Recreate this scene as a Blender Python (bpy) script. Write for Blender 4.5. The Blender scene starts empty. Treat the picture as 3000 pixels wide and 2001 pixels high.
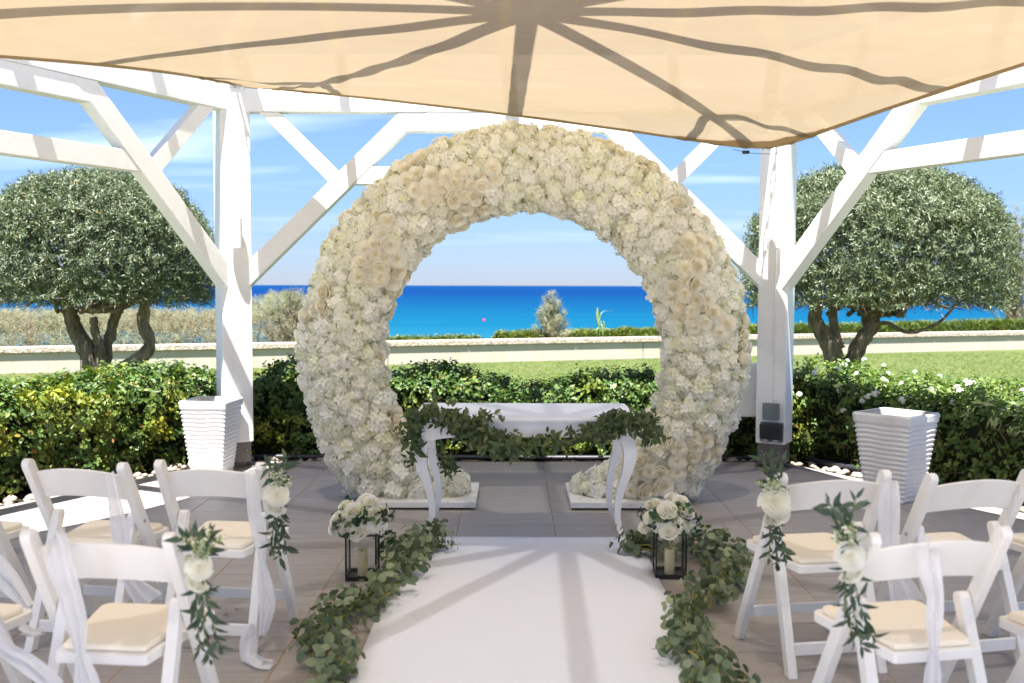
import bpy, bmesh, math, random
import numpy as np
from mathutils import Vector, Matrix, Euler, noise as mnoise

R = math.radians
random.seed(7)
rng = np.random.default_rng(7)
sc = bpy.context.scene
C = sc.collection

# ------------------------------------------------------------------ camera
CAM_H = 1.55
PITCH, ROLL = 3.22, -0.15
cd = bpy.data.cameras.new('camera')
cam = bpy.data.objects.new('camera', cd)
C.objects.link(cam)
cam.location = (0, 0, CAM_H)
cam.rotation_euler = (R(90 - PITCH), R(ROLL), 0)
cd.lens = 35.0
cd.sensor_width = 36.0
cd.clip_start = 0.05
cd.clip_end = 60000
cd.dof.use_dof = True
cd.dof.focus_distance = 6.7
cd.dof.aperture_fstop = 2.5
sc.camera = cam

# ------------------------------------------------------------------ sun, sky, exposure
SUN_EL = 71.0
sun_h = Vector((0.25, 0.968, 0)).normalized()
sun_dir = Vector((sun_h.x * math.cos(R(SUN_EL)), sun_h.y * math.cos(R(SUN_EL)), -math.sin(R(SUN_EL))))
sd = bpy.data.lights.new('sun', 'SUN')
sd.energy = 4.5
sd.angle = R(0.55)
sd.color = (1.0, 0.968, 0.92)
sun = bpy.data.objects.new('sun', sd)
C.objects.link(sun)
sun.location = (-3, -8, 30)
sun.rotation_euler = sun_dir.to_track_quat('-Z', 'Y').to_euler()

w = bpy.data.worlds.new('World')
sc.world = w
w.use_nodes = True
nt = w.node_tree
nt.nodes.clear()
wo = nt.nodes.new('ShaderNodeOutputWorld')
bg = nt.nodes.new('ShaderNodeBackground')
bg.inputs['Strength'].default_value = 0.080
sky = nt.nodes.new('ShaderNodeTexSky')
sky.sky_type = 'NISHITA'
sky.sun_disc = False
sky.sun_elevation = R(SUN_EL)
sky.sun_rotation = math.pi + math.atan2(sun_h.x, sun_h.y)
sky.air_density = 1.0
sky.dust_density = 0.0
sky.ozone_density = 3.2
tc = nt.nodes.new('ShaderNodeTexCoord')
sep = nt.nodes.new('ShaderNodeSeparateXYZ')
nt.links.new(tc.outputs['Generated'], sep.inputs[0])
def wmath(op, a, b=None, clamp=False):
    m = nt.nodes.new('ShaderNodeMath'); m.operation = op; m.use_clamp = clamp
    for i, v in enumerate((a, b)):
        if v is None: continue
        if isinstance(v, (int, float)): m.inputs[i].default_value = v
        else: nt.links.new(v, m.inputs[i])
    return m.outputs[0]
# thin cirrus on a flat layer: direction divided by its height
den = wmath('ADD', wmath('MAXIMUM', sep.outputs['Z'], 0.0), 0.06)
cmb = nt.nodes.new('ShaderNodeCombineXYZ')
nt.links.new(wmath('DIVIDE', sep.outputs['X'], den), cmb.inputs[0])
nt.links.new(wmath('DIVIDE', sep.outputs['Y'], den), cmb.inputs[1])
mp = nt.nodes.new('ShaderNodeMapping')
mp.inputs['Scale'].default_value = (0.34, 0.75, 1)
mp.inputs['Location'].default_value = (7.7, 2.2, 0)
mp.inputs['Rotation'].default_value = (0, 0, R(-8))
nt.links.new(cmb.outputs[0], mp.inputs['Vector'])
cn = nt.nodes.new('ShaderNodeTexNoise')
cn.inputs['Scale'].default_value = 1.25
cn.inputs['Detail'].default_value = 6
cn.inputs['Roughness'].default_value = 0.45
cn.inputs['Distortion'].default_value = 0.5
nt.links.new(mp.outputs[0], cn.inputs['Vector'])
cr = nt.nodes.new('ShaderNodeValToRGB')
cr.color_ramp.elements[0].position = 0.52
cr.color_ramp.elements[1].position = 0.78
nt.links.new(cn.outputs['Fac'], cr.inputs[0])
fac = wmath('MULTIPLY', cr.outputs['Color'], 0.40)
fade = wmath('MULTIPLY', wmath('SUBTRACT', sep.outputs['Z'], 0.02), 9.0, clamp=True)
fac = wmath('MULTIPLY', fac, fade)
tint = nt.nodes.new('ShaderNodeMixRGB'); tint.blend_type = 'MULTIPLY'; tint.inputs[0].default_value = 1.0
hz = nt.nodes.new('ShaderNodeValToRGB')          # sea air: the sky pales and turns lavender towards the horizon
hz.color_ramp.elements[0].position = 0.0; hz.color_ramp.elements[0].color = (0.190, 0.236, 0.40, 1)
hz.color_ramp.elements[1].position = 0.35; hz.color_ramp.elements[1].color = (0.50, 0.515, 0.575, 1)
e_ = hz.color_ramp.elements.new(0.12); e_.color = (0.315, 0.365, 0.49, 1)
nt.links.new(sep.outputs['Z'], hz.inputs[0])
nt.links.new(hz.outputs[0], tint.inputs[2])
nt.links.new(sky.outputs[0], tint.inputs[1])
mx = nt.nodes.new('ShaderNodeMixRGB')
mx.inputs[2].default_value = (5.6, 6.0, 6.6, 1)
nt.links.new(fac, mx.inputs[0])
nt.links.new(tint.outputs[0], mx.inputs[1])
nt.links.new(mx.outputs[0], bg.inputs['Color'])
nt.links.new(bg.outputs[0], wo.inputs['Surface'])

sc.render.engine = 'CYCLES'
sc.view_settings.view_transform = 'Standard'
sc.view_settings.look = 'None'
sc.view_settings.gamma = 1
sc.view_settings.use_curve_mapping = False
sc.view_settings.exposure = 2.2
sc.cycles.max_bounces = 12
sc.cycles.diffuse_bounces = 8
sc.cycles.transparent_max_bounces = 16

# ------------------------------------------------------------------ pixel helpers (3000 x 2001 photograph)
CAM_M = Euler((R(90 - PITCH), R(ROLL), 0)).to_matrix()
FPX = 35.0 / 36.0 * 3000
def ray(px, py):
    return CAM_M @ Vector(((px - 1500) / FPX, -(py - 1000.5) / FPX, -1))
def gp(px, py, z=0.0):                     # the point of the plane at height z under a pixel
    r = ray(px, py); t = (z - CAM_H) / r.z
    return Vector((r.x * t, r.y * t, z))
def at(px, py, Y):                         # the point of the plane at depth Y under a pixel
    r = ray(px, py); t = Y / r.y
    return Vector((r.x * t, Y, CAM_H + r.z * t))
K = 3000 / 2351.0
def gd(x, y, z=0.0): return gp(x * K, y * K, z)
def ad(x, y, Y): return at(x * K, y * K, Y)

# ------------------------------------------------------------------ object helpers
def tag(o, label=None, cat=None, group=None, kind=None):
    if label: o['label'] = label
    if cat: o['category'] = cat
    if group: o['group'] = group
    if kind: o['kind'] = kind
    return o
def empty(name, loc=(0, 0, 0), rz=0.0):
    o = bpy.data.objects.new(name, None)
    o.empty_display_size = 0.1
    C.objects.link(o)
    o.location = loc; o.rotation_euler = (0, 0, rz)
    return o
def link(name, me, m=None, parent=None, mw=None):
    o = bpy.data.objects.new(name, me)
    C.objects.link(o)
    if m is not None and len(me.materials) == 0: me.materials.append(m)
    if parent is not None: o.parent = parent
    if mw is not None: o.matrix_local = mw
    return o
def copy_tree(o, parent=None):
    c = o.copy(); C.objects.link(c); c.parent = parent
    if parent is not None: c.matrix_parent_inverse = o.matrix_parent_inverse
    for ch in list(o.children): copy_tree(ch, c)
    return c
def tri_mesh(name, V, T, rnd=None, smooth=True):
    V = np.asarray(V, dtype=np.float32); T = np.asarray(T, dtype=np.int32)
    me = bpy.data.meshes.new(name)
    me.vertices.add(len(V)); me.vertices.foreach_set('co', V.ravel())
    me.loops.add(T.size); me.loops.foreach_set('vertex_index', T.ravel())
    me.polygons.add(len(T)); me.polygons.foreach_set('loop_start', np.arange(0, T.size, 3, dtype=np.int32))
    if smooth: me.polygons.foreach_set('use_smooth', np.ones(len(T), dtype=bool))
    me.update(calc_edges=True)
    if rnd is not None:
        a = me.attributes.new('rnd', 'FLOAT', 'POINT')
        a.data.foreach_set('value', np.asarray(rnd, dtype=np.float32))
    return me
def poly_mesh(name, V, Fc, smooth=False):
    me = bpy.data.meshes.new(name)
    me.from_pydata([tuple(v) for v in V], [], [tuple(f) for f in Fc])
    if smooth:
        for p in me.polygons: p.use_smooth = True
    me.update()
    return me
class MB:
    """collects shapes into one mesh"""
    def __init__(s): s.v = []; s.f = []
    def add(s, v, f):
        o = len(s.v); s.v += [Vector(p) for p in v]; s.f += [tuple(i + o for i in q) for q in f]; return s
    def box(s, c, d, rz=0.0, M=None):
        x, y, z = d[0] / 2, d[1] / 2, d[2] / 2
        P = [Vector((sx * x, sy * y, sz * z)) for sz in (-1, 1) for sy in (-1, 1) for sx in (-1, 1)]
        m = M if M is not None else Matrix.Rotation(rz, 3, 'Z')
        P = [m @ p + Vector(c) for p in P]
        return s.add(P, [(0, 2, 3, 1), (4, 5, 7, 6), (0, 1, 5, 4), (2, 6, 7, 3), (0, 4, 6, 2), (1, 3, 7, 5)])
    def bar(s, a, b, wd, ht, up=(0, 0, 1)):
        a, b = Vector(a), Vector(b); d = (b - a); L = d.length; d.normalize()
        side = d.cross(Vector(up)).normalized(); u = side.cross(d)
        M = Matrix((side, d, u)).transposed()
        return s.box((a + b) / 2, (wd, L, ht), M=M)
    def tube(s, path, rad, n=8, cap=True):
        path = [Vector(p) for p in path]; m = len(path)
        if isinstance(rad, (int, float)): rad = [rad] * m
        V = []; prev = None
        for i, p in enumerate(path):
            d = (path[min(i + 1, m - 1)] - path[max(i - 1, 0)]).normalized()
            if prev is None:
                r = Vector((0, 0, 1)) if abs(d.z) < 0.9 else Vector((1, 0, 0))
                a = d.cross(r).normalized()
            else:
                a = (prev - d * prev.dot(d)).normalized()
            prev = a; b = d.cross(a)
            for k in range(n):
                t = 2 * math.pi * k / n
                V.append(p + (a * math.cos(t) + b * math.sin(t)) * rad[i])
        Fc = []
        for i in range(m - 1):
            for k in range(n):
                k2 = (k + 1) % n
                Fc.append((i * n + k, i * n + k2, (i + 1) * n + k2, (i + 1) * n + k))
        if cap:
            Fc.append(tuple(range(n - 1, -1, -1))); Fc.append(tuple((m - 1) * n + k for k in range(n)))
        return s.add(V, Fc)
    def lathe(s, prof, n=16, c=(0, 0, 0), cap=True):
        V = []; c = Vector(c)
        for (r, z) in prof:
            for k in range(n):
                t = 2 * math.pi * k / n
                V.append(c + Vector((r * math.cos(t), r * math.sin(t), z)))
        Fc = []; m = len(prof)
        for i in range(m - 1):
            for k in range(n):
                k2 = (k + 1) % n
                Fc.append((i * n + k, i * n + k2, (i + 1) * n + k2, (i + 1) * n + k))
        if cap:
            Fc.append(tuple(range(n - 1, -1, -1))); Fc.append(tuple((m - 1) * n + k for k in range(n)))
        return s.add(V, Fc)
    def mesh(s, name, bevel=0.0, smooth=False, seg=2):
        me = poly_mesh(name, s.v, s.f, smooth)
        bm = bmesh.new(); bm.from_mesh(me)
        bmesh.ops.recalc_face_normals(bm, faces=bm.faces)
        if bevel > 0:
            ed = [e for e in bm.edges if len(e.link_faces) == 2 and e.calc_face_angle(0) > 0.5]
            bmesh.ops.bevel(bm, geom=ed, offset=bevel, segments=seg, affect='EDGES', profile=0.6, clamp_overlap=True)
        bm.to_mesh(me); bm.free(); me.update()
        return me
    def build(s, name, m, parent=None, bevel=0.0, smooth=False, seg=2):
        return link(name, s.mesh(name, bevel, smooth, seg), m, parent)

def spline(pts, n):
    """Catmull-Rom through control points, n samples"""
    P = [Vector(p) for p in pts]
    out = []
    m = len(P) - 1
    for i in range(n):
        t = i / (n - 1) * m; k = min(int(t), m - 1); u = t - k
        p0 = P[max(k - 1, 0)]; p1 = P[k]; p2 = P[k + 1]; p3 = P[min(k + 2, m)]
        out.append(0.5 * ((2 * p1) + (p2 - p0) * u + (2 * p0 - 5 * p1 + 4 * p2 - p3) * u * u + (3 * p1 - p0 - 3 * p2 + p3) * u ** 3))
    return out

# numpy helpers for many small pieces
def unit(a): return a / np.maximum(np.linalg.norm(a, axis=-1, keepdims=True), 1e-9)
def frames(n, d):
    """rotation matrices with z = n and y as close to d as can be"""
    z = unit(n); y = unit(d - z * np.sum(d * z, -1, keepdims=True)); x = np.cross(y, z)
    return np.stack([x, y, z], -1)
def place(pv, pt, Rm, pos, scl, prnd=None, rnd=None):
    """join copies of a proto (pv, pt) with rotations Rm (m,3,3), positions and scales"""
    m = len(pos); k = len(pv)
    scl = np.asarray(scl)
    if scl.ndim == 1: scl = np.repeat(scl[:, None], 3, 1)
    V = np.einsum('mij,mkj->mki', Rm, pv[None] * scl[:, None, :]) + pos[:, None, :]
    T = pt[None] + (np.arange(m) * k)[:, None, None]
    if rnd is None: rnd = rng.random(m)
    a = np.repeat(np.asarray(rnd)[:, None], k, 1)
    if prnd is not None: a = (a + prnd[None]) % 1.0
    return V.reshape(-1, 3), T.reshape(-1, 3), a.ravel()
def merge(parts):
    V = []; T = []; A = []; o = 0
    for v, t, a in parts:
        V.append(v); T.append(t + o); A.append(a); o += len(v)
    return np.concatenate(V), np.concatenate(T), np.concatenate(A)
def mat4(Rm, pos, s):
    if isinstance(s, (int, float, np.floating)): s = (s, s, s)
    M = Matrix.Identity(4)
    for i in range(3):
        for j in range(3): M[i][j] = float(Rm[i][j] * s[j])
        M[i][3] = float(pos[i])
    return M

# ------------------------------------------------------------------ materials
class Mat:
    def __init__(s, name):
        s.m = bpy.data.materials.new(name); s.m.use_nodes = True
        s.t = s.m.node_tree; s.t.nodes.clear()
        s.out = s.t.nodes.new('ShaderNodeOutputMaterial')
    def n(s, typ, props=None, **inp):
        nd = s.t.nodes.new('ShaderNode' + typ)
        for k, v in (props or {}).items(): setattr(nd, k, v)
        for k, v in inp.items():
            key = k.replace('_', ' ')
            sock = nd.inputs[key] if key in nd.inputs else nd.inputs[int(k[1:])]
            s.set(sock, v)
        return nd
    def set(s, sock, v):
        if hasattr(v, 'links') and hasattr(v, 'is_output'): s.t.links.new(v, sock)
        elif isinstance(v, (tuple, list)) and len(v) == 3 and sock.type == 'RGBA': sock.default_value = (*v, 1)
        else: sock.default_value = v
    def math(s, op, a, b=0.0, clamp=False):
        nd = s.n('Math', {'operation': op, 'use_clamp': clamp}); s.set(nd.inputs[0], a); s.set(nd.inputs[1], b); return nd.outputs[0]
    def mix(s, f, a, b, blend='MIX'):
        nd = s.n('MixRGB', {'blend_type': blend}); s.set(nd.inputs[0], f); s.set(nd.inputs[1], a); s.set(nd.inputs[2], b); return nd.outputs[0]
    def ramp(s, f, stops, interp='LINEAR'):
        nd = s.n('ValToRGB'); cr = nd.color_ramp; cr.interpolation = interp
        while len(cr.elements) < len(stops): cr.elements.new(0.5)
        for e, (p, c) in zip(cr.elements, stops):
            e.position = p; e.color = (*c, 1) if len(c) == 3 else c
        s.set(nd.inputs[0], f); return nd.outputs[0]
    def coord(s, which='Object', scale=(1, 1, 1), rot=(0, 0, 0), loc=(0, 0, 0)):
        t = s.n('TexCoord'); mp = s.n('Mapping')
        mp.inputs['Scale'].default_value = scale; mp.inputs['Rotation'].default_value = rot; mp.inputs['Location'].default_value = loc
        s.t.links.new(t.outputs[which], mp.inputs['Vector']); return mp.outputs[0]
    def world(s, scale=(1, 1, 1), rot=(0, 0, 0)):
        g = s.n('NewGeometry'); mp = s.n('Mapping'); mp.inputs['Scale'].default_value = scale; mp.inputs['Rotation'].default_value = rot
        s.t.links.new(g.outputs['Position'], mp.inputs['Vector']); return mp.outputs[0]
    def noise(s, vec, scale, detail=4, rough=0.5, dist=0.0):
        nd = s.n('TexNoise', Scale=scale, Detail=detail, Roughness=rough, Distortion=dist)
        if vec is not None: s.t.links.new(vec, nd.inputs['Vector'])
        return nd.outputs['Fac']
    def bump(s, h, strength=0.2, dist=0.01):
        nd = s.n('Bump', Strength=strength, Distance=dist); s.set(nd.inputs['Height'], h); return nd.outputs[0]
    def pbr(s, col, rough=0.5, spec=0.5, normal=None, metal=0.0, **kw):
        p = s.n('BsdfPrincipled')
        s.set(p.inputs['Base Color'], col); s.set(p.inputs['Roughness'], rough); s.set(p.inputs['Specular IOR Level'], spec); s.set(p.inputs['Metallic'], metal)
        if normal is not None: s.set(p.inputs['Normal'], normal)
        for k, v in kw.items(): s.set(p.inputs[k.replace('_', ' ')], v)
        return p.outputs[0]
    def done(s, shader):
        s.t.links.new(shader, s.out.inputs['Surface']); return s.m
    def rnd(s):
        a = s.n('Attribute', {'attribute_name': 'rnd'}); o = s.n('ObjectInfo')
        return s.math('FRACT', s.math('ADD', a.outputs['Fac'], o.outputs['Random']))

def leaf_mat(name, stops, rough=0.45, spec=0.4, trans=0.25, tcol=None, clump=None):
    m = Mat(name)
    col = m.ramp(m.rnd(), stops)
    if clump:                                # patches of another leaf colour (young growth)
        n = m.noise(m.world(), clump[0], 2)
        f = m.ramp(n, [(clump[1], (0, 0, 0)), (clump[2], (1, 1, 1))])
        col = m.mix(m.math('MULTIPLY', f, clump[4]), col, clump[3])
    v = m.noise(m.coord('Object'), 60, 2)
    col = m.mix(0.25, col, m.mix(v, (0.3, 0.3, 0.3), (1.3, 1.3, 1.3)), 'MULTIPLY')
    a = m.pbr(col, rough, spec)
    b = m.n('BsdfTranslucent'); m.set(b.inputs[0], m.mix(1.0, col, tcol or (1.2, 1.25, 0.5), 'MULTIPLY'))
    x = m.n('MixShader'); x.inputs[0].default_value = trans
    m.t.links.new(a, x.inputs[1]); m.t.links.new(b.outputs[0], x.inputs[2])
    return m.done(x.outputs[0])

def m_white(name, base=(0.80, 0.79, 0.77), rough=0.5, wear=0.0, grain=(1, 1, 1), wearcol=(0.30, 0.20, 0.13), gs=30):
    m = Mat(name)
    v = m.coord('Object', grain)
    n1 = m.noise(v, gs, 5, 0.6)
    n2 = m.noise(m.coord('Object'), 2.3, 4)
    col = m.mix(m.math('MULTIPLY', n2, 0.20), base, (base[0] * 0.82, base[1] * 0.80, base[2] * 0.74))
    drip = m.ramp(m.noise(m.world((7, 7, 0.35)), 1.0, 5, 0.6), [(0.56, (0, 0, 0)), (0.74, (1, 1, 1))])
    col = m.mix(m.math('MULTIPLY', drip, 0.30), col, (base[0] * 0.80, base[1] * 0.74, base[2] * 0.62))
    if wear > 0:
        n3 = m.noise(m.coord('Object'), 22, 6, 0.7)
        f = m.ramp(n3, [(0.70 - wear * 0.1, (0, 0, 0)), (0.74 - wear * 0.1, (1, 1, 1))])
        col = m.mix(f, col, wearcol)
    return m.done(m.pbr(col, m.math('ADD', m.math('MULTIPLY', n2, 0.2), rough - 0.1), 0.4, m.bump(n1, 0.25, 0.004)))

M = {}
M['paint'] = m_white('white_wood_paint', (0.80, 0.80, 0.79), 0.5, grain=(1, 1, 1), gs=26)
M['chair'] = m_white('white_chair_paint', (0.85, 0.83, 0.80), 0.42, gs=18)
M['table'] = m_white('table_paint', (0.84, 0.84, 0.86), 0.35, wear=0.05, gs=20)
M['plate'] = m_white('chipped_white_metal', (0.78, 0.77, 0.74), 0.3, wear=0.85, gs=20)
M['planter'] = m_white('planter_white', (0.80, 0.80, 0.80), 0.5, wear=0.25, wearcol=(0.45, 0.42, 0.38), gs=40)
M['plastic_white'] = m_white('white_plastic', (0.78, 0.78, 0.76), 0.35, gs=50)
def simple(name, col, rough=0.5, spec=0.5, metal=0.0, var=0.15, scale=8, bump=0.1):
    m = Mat(name); n = m.noise(m.coord('Object'), scale, 5)
    c = m.mix(m.math('MULTIPLY', n, var * 2), col, tuple(x * 0.55 for x in col))
    return m.done(m.pbr(c, rough, spec, m.bump(n, bump, 0.003), metal))
M['steel'] = simple('galvanised_steel', (0.55, 0.55, 0.55), 0.35, 0.5, 0.9)
M['shoe'] = simple('brown_metal_shoe', (0.16, 0.14, 0.125), 0.45)
M['black'] = simple('black_metal', (0.012, 0.012, 0.013), 0.4)
M['black_plastic'] = simple('black_plastic', (0.02, 0.02, 0.024), 0.45)
M['grey_plastic'] = simple('grey_plastic', (0.16, 0.19, 0.20), 0.5)
M['pipe'] = simple('black_pipe', (0.02, 0.022, 0.03), 0.5)
M['cushion'] = simple('cream_vinyl', (0.90, 0.82, 0.67), 0.5, 0.4, 0, 0.06, 5, 0.2)
M['wax'] = simple('candle_wax', (0.88, 0.74, 0.42), 0.5, 0.4, 0, 0.1, 10, 0.05)
M['buoy'] = simple('buoy_red', (0.65, 0.02, 0.05), 0.4)
M['stem_yellow'] = simple('yellow_green_stem', (0.34, 0.33, 0.05), 0.5)
M['stem_green'] = simple('green_stem', (0.13, 0.18, 0.04), 0.5)
M['twig'] = simple('twig_brown', (0.17, 0.115, 0.07), 0.8, 0.2)
M['hem'] = simple('sail_hem', (0.42, 0.29, 0.15), 0.8, 0.2, 0, 0.2, 30)
# ------------------------------------------------------------------ setting materials
def make_setting_mats():
    # sea: the water gets deeper, so darker blue, with distance from the shore
    m = Mat('sea_water')
    g = m.n('NewGeometry'); s = m.n('SeparateXYZ'); m.t.links.new(g.outputs['Position'], s.inputs[0])
    lg = m.math('LOGARITHM', m.math('MAXIMUM', s.outputs['Y'], 10.0), 10.0)
    nz = m.noise(m.world((0.006, 0.035, 1)), 1.0, 5, 0.6)
    f = m.math('ADD', m.math('DIVIDE', m.math('SUBTRACT', lg, 2.1), 1.6), m.math('MULTIPLY', m.math('SUBTRACT', nz, 0.5), 0.16))
    col = m.ramp(f, [(0.0, (0.016, 0.092, 0.140)), (0.17, (0.0013, 0.062, 0.118)), (0.38, (0.0004, 0.037, 0.103)), (0.62, (0.0003, 0.021, 0.093)), (1.0, (0.0003, 0.025, 0.098))])
    rip = m.noise(m.world((0.25, 0.9, 1)), 1.0, 6, 0.65)
    cap = m.noise(m.world((0.03, 0.18, 1)), 1.0, 8, 0.75)
    capf = m.ramp(cap, [(0.62, (0, 0, 0)), (0.72, (1, 1, 1))])
    near = m.math('SUBTRACT', 1.0, m.math('MULTIPLY', f, 2.6), True)
    col = m.mix(m.math('MULTIPLY', m.math('MULTIPLY', capf, near), 0.65), col, (0.16, 0.28, 0.38))
    d = m.n('BsdfDiffuse'); m.set(d.inputs[0], col)
    gl = m.n('BsdfGlossy'); m.set(gl.inputs['Roughness'], 0.35); m.set(gl.inputs['Color'], (0.6, 0.8, 1.0)); m.set(gl.inputs['Normal'], m.bump(rip, 0.6, 0.5))
    x = m.n('MixShader'); x.inputs[0].default_value = 0.03
    m.t.links.new(d.outputs[0], x.inputs[1]); m.t.links.new(gl.outputs[0], x.inputs[2])
    M['sea'] = m.done(x.outputs[0])
    # lawn
    m = Mat('lawn_turf')
    n1 = m.noise(m.world(), 0.5, 5); n2 = m.noise(m.world(), 14, 6, 0.7); n3 = m.noise(m.world(), 90, 3)
    c = m.mix(m.ramp(n1, [(0.35, (0, 0, 0)), (0.7, (1, 1, 1))]), (0.090, 0.130, 0.034), (0.135, 0.160, 0.052))
    c = m.mix(m.math('MULTIPLY', n2, 0.5), c, (0.07, 0.092, 0.028))
    M['lawn'] = m.done(m.pbr(c, 0.9, 0.15, m.bump(m.math('ADD', n2, n3), 0.8, 0.03)))
    M['grass'] = leaf_mat('grass_blades', [(0, (0.085, 0.128, 0.030)), (0.5, (0.115, 0.158, 0.040)), (0.9, (0.17, 0.185, 0.068)), (1, (0.23, 0.205, 0.10))], 0.6, 0.25, 0.3)
    # bare coastal earth
    m = Mat('sandy_earth')
    n1 = m.noise(m.world(), 1.2, 6); c = m.mix(n1, (0.32, 0.26, 0.18), (0.20, 0.17, 0.11))
    M['earth'] = m.done(m.pbr(c, 0.9, 0.1, m.bump(n1, 0.5, 0.05)))
    m = Mat('dark_soil')
    n1 = m.noise(m.world(), 20, 6); c = m.mix(n1, (0.06, 0.042, 0.028), (0.025, 0.02, 0.015))
    M['soil'] = m.done(m.pbr(c, 0.95, 0.1, m.bump(n1, 0.8, 0.03)))
    # concrete garden wall with rust streaks
    m = Mat('pale_concrete')
    n1 = m.noise(m.world((1, 1, 0.4)), 1.6, 6, 0.6); n2 = m.noise(m.world((3.0, 3.0, 0.25)), 2.0, 5, 0.6); n3 = m.noise(m.world(), 45, 4)
    c = m.mix(n1, (0.55, 0.50, 0.425), (0.45, 0.40, 0.32))
    c = m.mix(m.math('MULTIPLY', m.ramp(n2, [(0.50, (0, 0, 0)), (0.72, (1, 1, 1))]), 0.55), c, (0.46, 0.36, 0.22))
    c = m.mix(m.math('MULTIPLY', m.ramp(m.noise(m.world((2, 2, 1)), 3.1, 6, 0.7), [(0.58, (0, 0, 0)), (0.72, (1, 1, 1))]), 0.4), c, (0.30, 0.29, 0.26))
    M['concrete'] = m.done(m.pbr(c, 0.85, 0.2, m.bump(n3, 0.3, 0.01)))
    # washed pebble coping
    m = Mat('washed_aggregate')
    vo = m.n('TexVoronoi', Scale=42.0, Randomness=1.0); m.t.links.new(m.world(), vo.inputs['Vector'])
    c = m.ramp(m.n('SeparateColor', Color=vo.outputs['Color']).outputs[0], [(0, (0.22, 0.16, 0.12)), (0.3, (0.48, 0.38, 0.28)), (0.6, (0.62, 0.55, 0.46)), (1, (0.30, 0.28, 0.25))])
    M['aggregate'] = m.done(m.pbr(c, 0.8, 0.3, m.bump(vo.outputs['Distance'], 0.6, 0.02)))
    # wood-look porcelain tile
    m = Mat('wood_look_tile')
    o = m.n('ObjectInfo'); g = m.n('NewGeometry')
    off = m.n('CombineXYZ'); m.set(off.inputs[0], m.math('MULTIPLY', o.outputs['Random'], 37.0)); m.set(off.inputs[1], m.math('MULTIPLY', o.outputs['Random'], 11.0))
    add = m.n('VectorMath', {'operation': 'ADD'}); m.t.links.new(g.outputs['Position'], add.inputs[0]); m.t.links.new(off.outputs[0], add.inputs[1])
    mp = m.n('Mapping'); mp.inputs['Scale'].default_value = (1.6, 26, 1); m.t.links.new(add.outputs[0], mp.inputs['Vector'])
    mp2 = m.n('Mapping'); mp2.inputs['Scale'].default_value = (9, 130, 1); m.t.links.new(add.outputs[0], mp2.inputs['Vector'])
    n1 = m.noise(mp.outputs[0], 1.0, 6, 0.65, 0.3); n2 = m.noise(mp2.outputs[0], 1.0, 3, 0.6); n3 = m.noise(m.world(), 1.1, 4)
    c = m.ramp(n1, [(0.25, (0.245, 0.220, 0.205)), (0.5, (0.325, 0.297, 0.280)), (0.75, (0.405, 0.376, 0.355))])
    c = m.mix(0.35, c, m.mix(n2, (0.45, 0.45, 0.45), (1.35, 1.35, 1.35)), 'MULTIPLY')
    c = m.mix(m.math('MULTIPLY', o.outputs['Random'], 0.22), c, (0.37, 0.30, 0.25))
    c = m.mix(m.math('MULTIPLY', m.ramp(n3, [(0.45, (0, 0, 0)), (0.75, (1, 1, 1))]), 0.18), c, (0.40, 0.37, 0.34))
    M['tile'] = m.done(m.pbr(c, m.math('ADD', m.math('MULTIPLY', n1, 0.25), 0.36), 0.42, m.bump(n2, 0.14, 0.003)))
    m = Mat('tan_grout'); n1 = m.noise(m.world(), 60, 3); c = m.mix(n1, (0.46, 0.31, 0.18), (0.34, 0.23, 0.14))
    M['grout'] = m.done(m.pbr(c, 0.9, 0.1))
    # river pebbles
    m = Mat('river_pebble'); o = m.n('ObjectInfo'); n1 = m.noise(m.coord('Object'), 30, 5)
    c = m.ramp(o.outputs['Random'], [(0, (0.26, 0.22, 0.17)), (0.4, (0.34, 0.30, 0.25)), (0.7, (0.22, 0.165, 0.12)), (1, (0.42, 0.38, 0.33))])
    M['pebble'] = m.done(m.pbr(m.mix(m.math('MULTIPLY', n1, 0.4), c, (0.25, 0.21, 0.17)), 0.6, 0.4))
    # shade sail: knitted mesh lets some sun straight through
    m = Mat('shade_cloth')
    v = m.coord('Object')
    n1 = m.noise(m.coord('Object', (0.8, 3.0, 1.0), (0, 0, R(8))), 1.3, 5, 0.6); n2 = m.noise(v, 5.0, 6, 0.7)
    weave = m.n('TexWave', {'wave_type': 'BANDS', 'bands_direction': 'X'}, Scale=70.0, Distortion=0.3); m.t.links.new(v, weave.inputs['Vector'])
    base = m.mix(n1, (0.318, 0.260, 0.180), (0.285, 0.216, 0.138))
    base = m.mix(m.math('MULTIPLY', m.ramp(n2, [(0.60, (0, 0, 0)), (0.8, (1, 1, 1))]), 0.35), base, (0.42, 0.34, 0.24))
    base = m.mix(m.math('MULTIPLY', weave.outputs['Fac'], 0.10), base, (0.45, 0.36, 0.25))
    d = m.n('BsdfDiffuse'); m.set(d.inputs[0], m.mix(1.0, base, (1.75, 1.72, 1.65), 'MULTIPLY'))
    t = m.n('BsdfTranslucent'); m.set(t.inputs[0], m.mix(1.0, base, (0.90, 0.90, 0.90), 'MULTIPLY'))
    tr = m.n('BsdfTransparent'); m.set(tr.inputs[0], (1, 1, 1))
    x = m.n('MixShader'); x.inputs[0].default_value = 0.38
    m.t.links.new(d.outputs[0], x.inputs[1]); m.t.links.new(t.outputs[0], x.inputs[2])
    y = m.n('MixShader'); y.inputs[0].default_value = 0.035
    m.t.links.new(x.outputs[0], y.inputs[1]); m.t.links.new(tr.outputs[0], y.inputs[2])
    M['sail'] = m.done(y.outputs[0])
    m = Mat('doubled_shade_cloth'); n1 = m.noise(m.coord('Object'), 9, 5); c = m.mix(n1, (0.42, 0.32, 0.20), (0.34, 0.24, 0.13))
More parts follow.
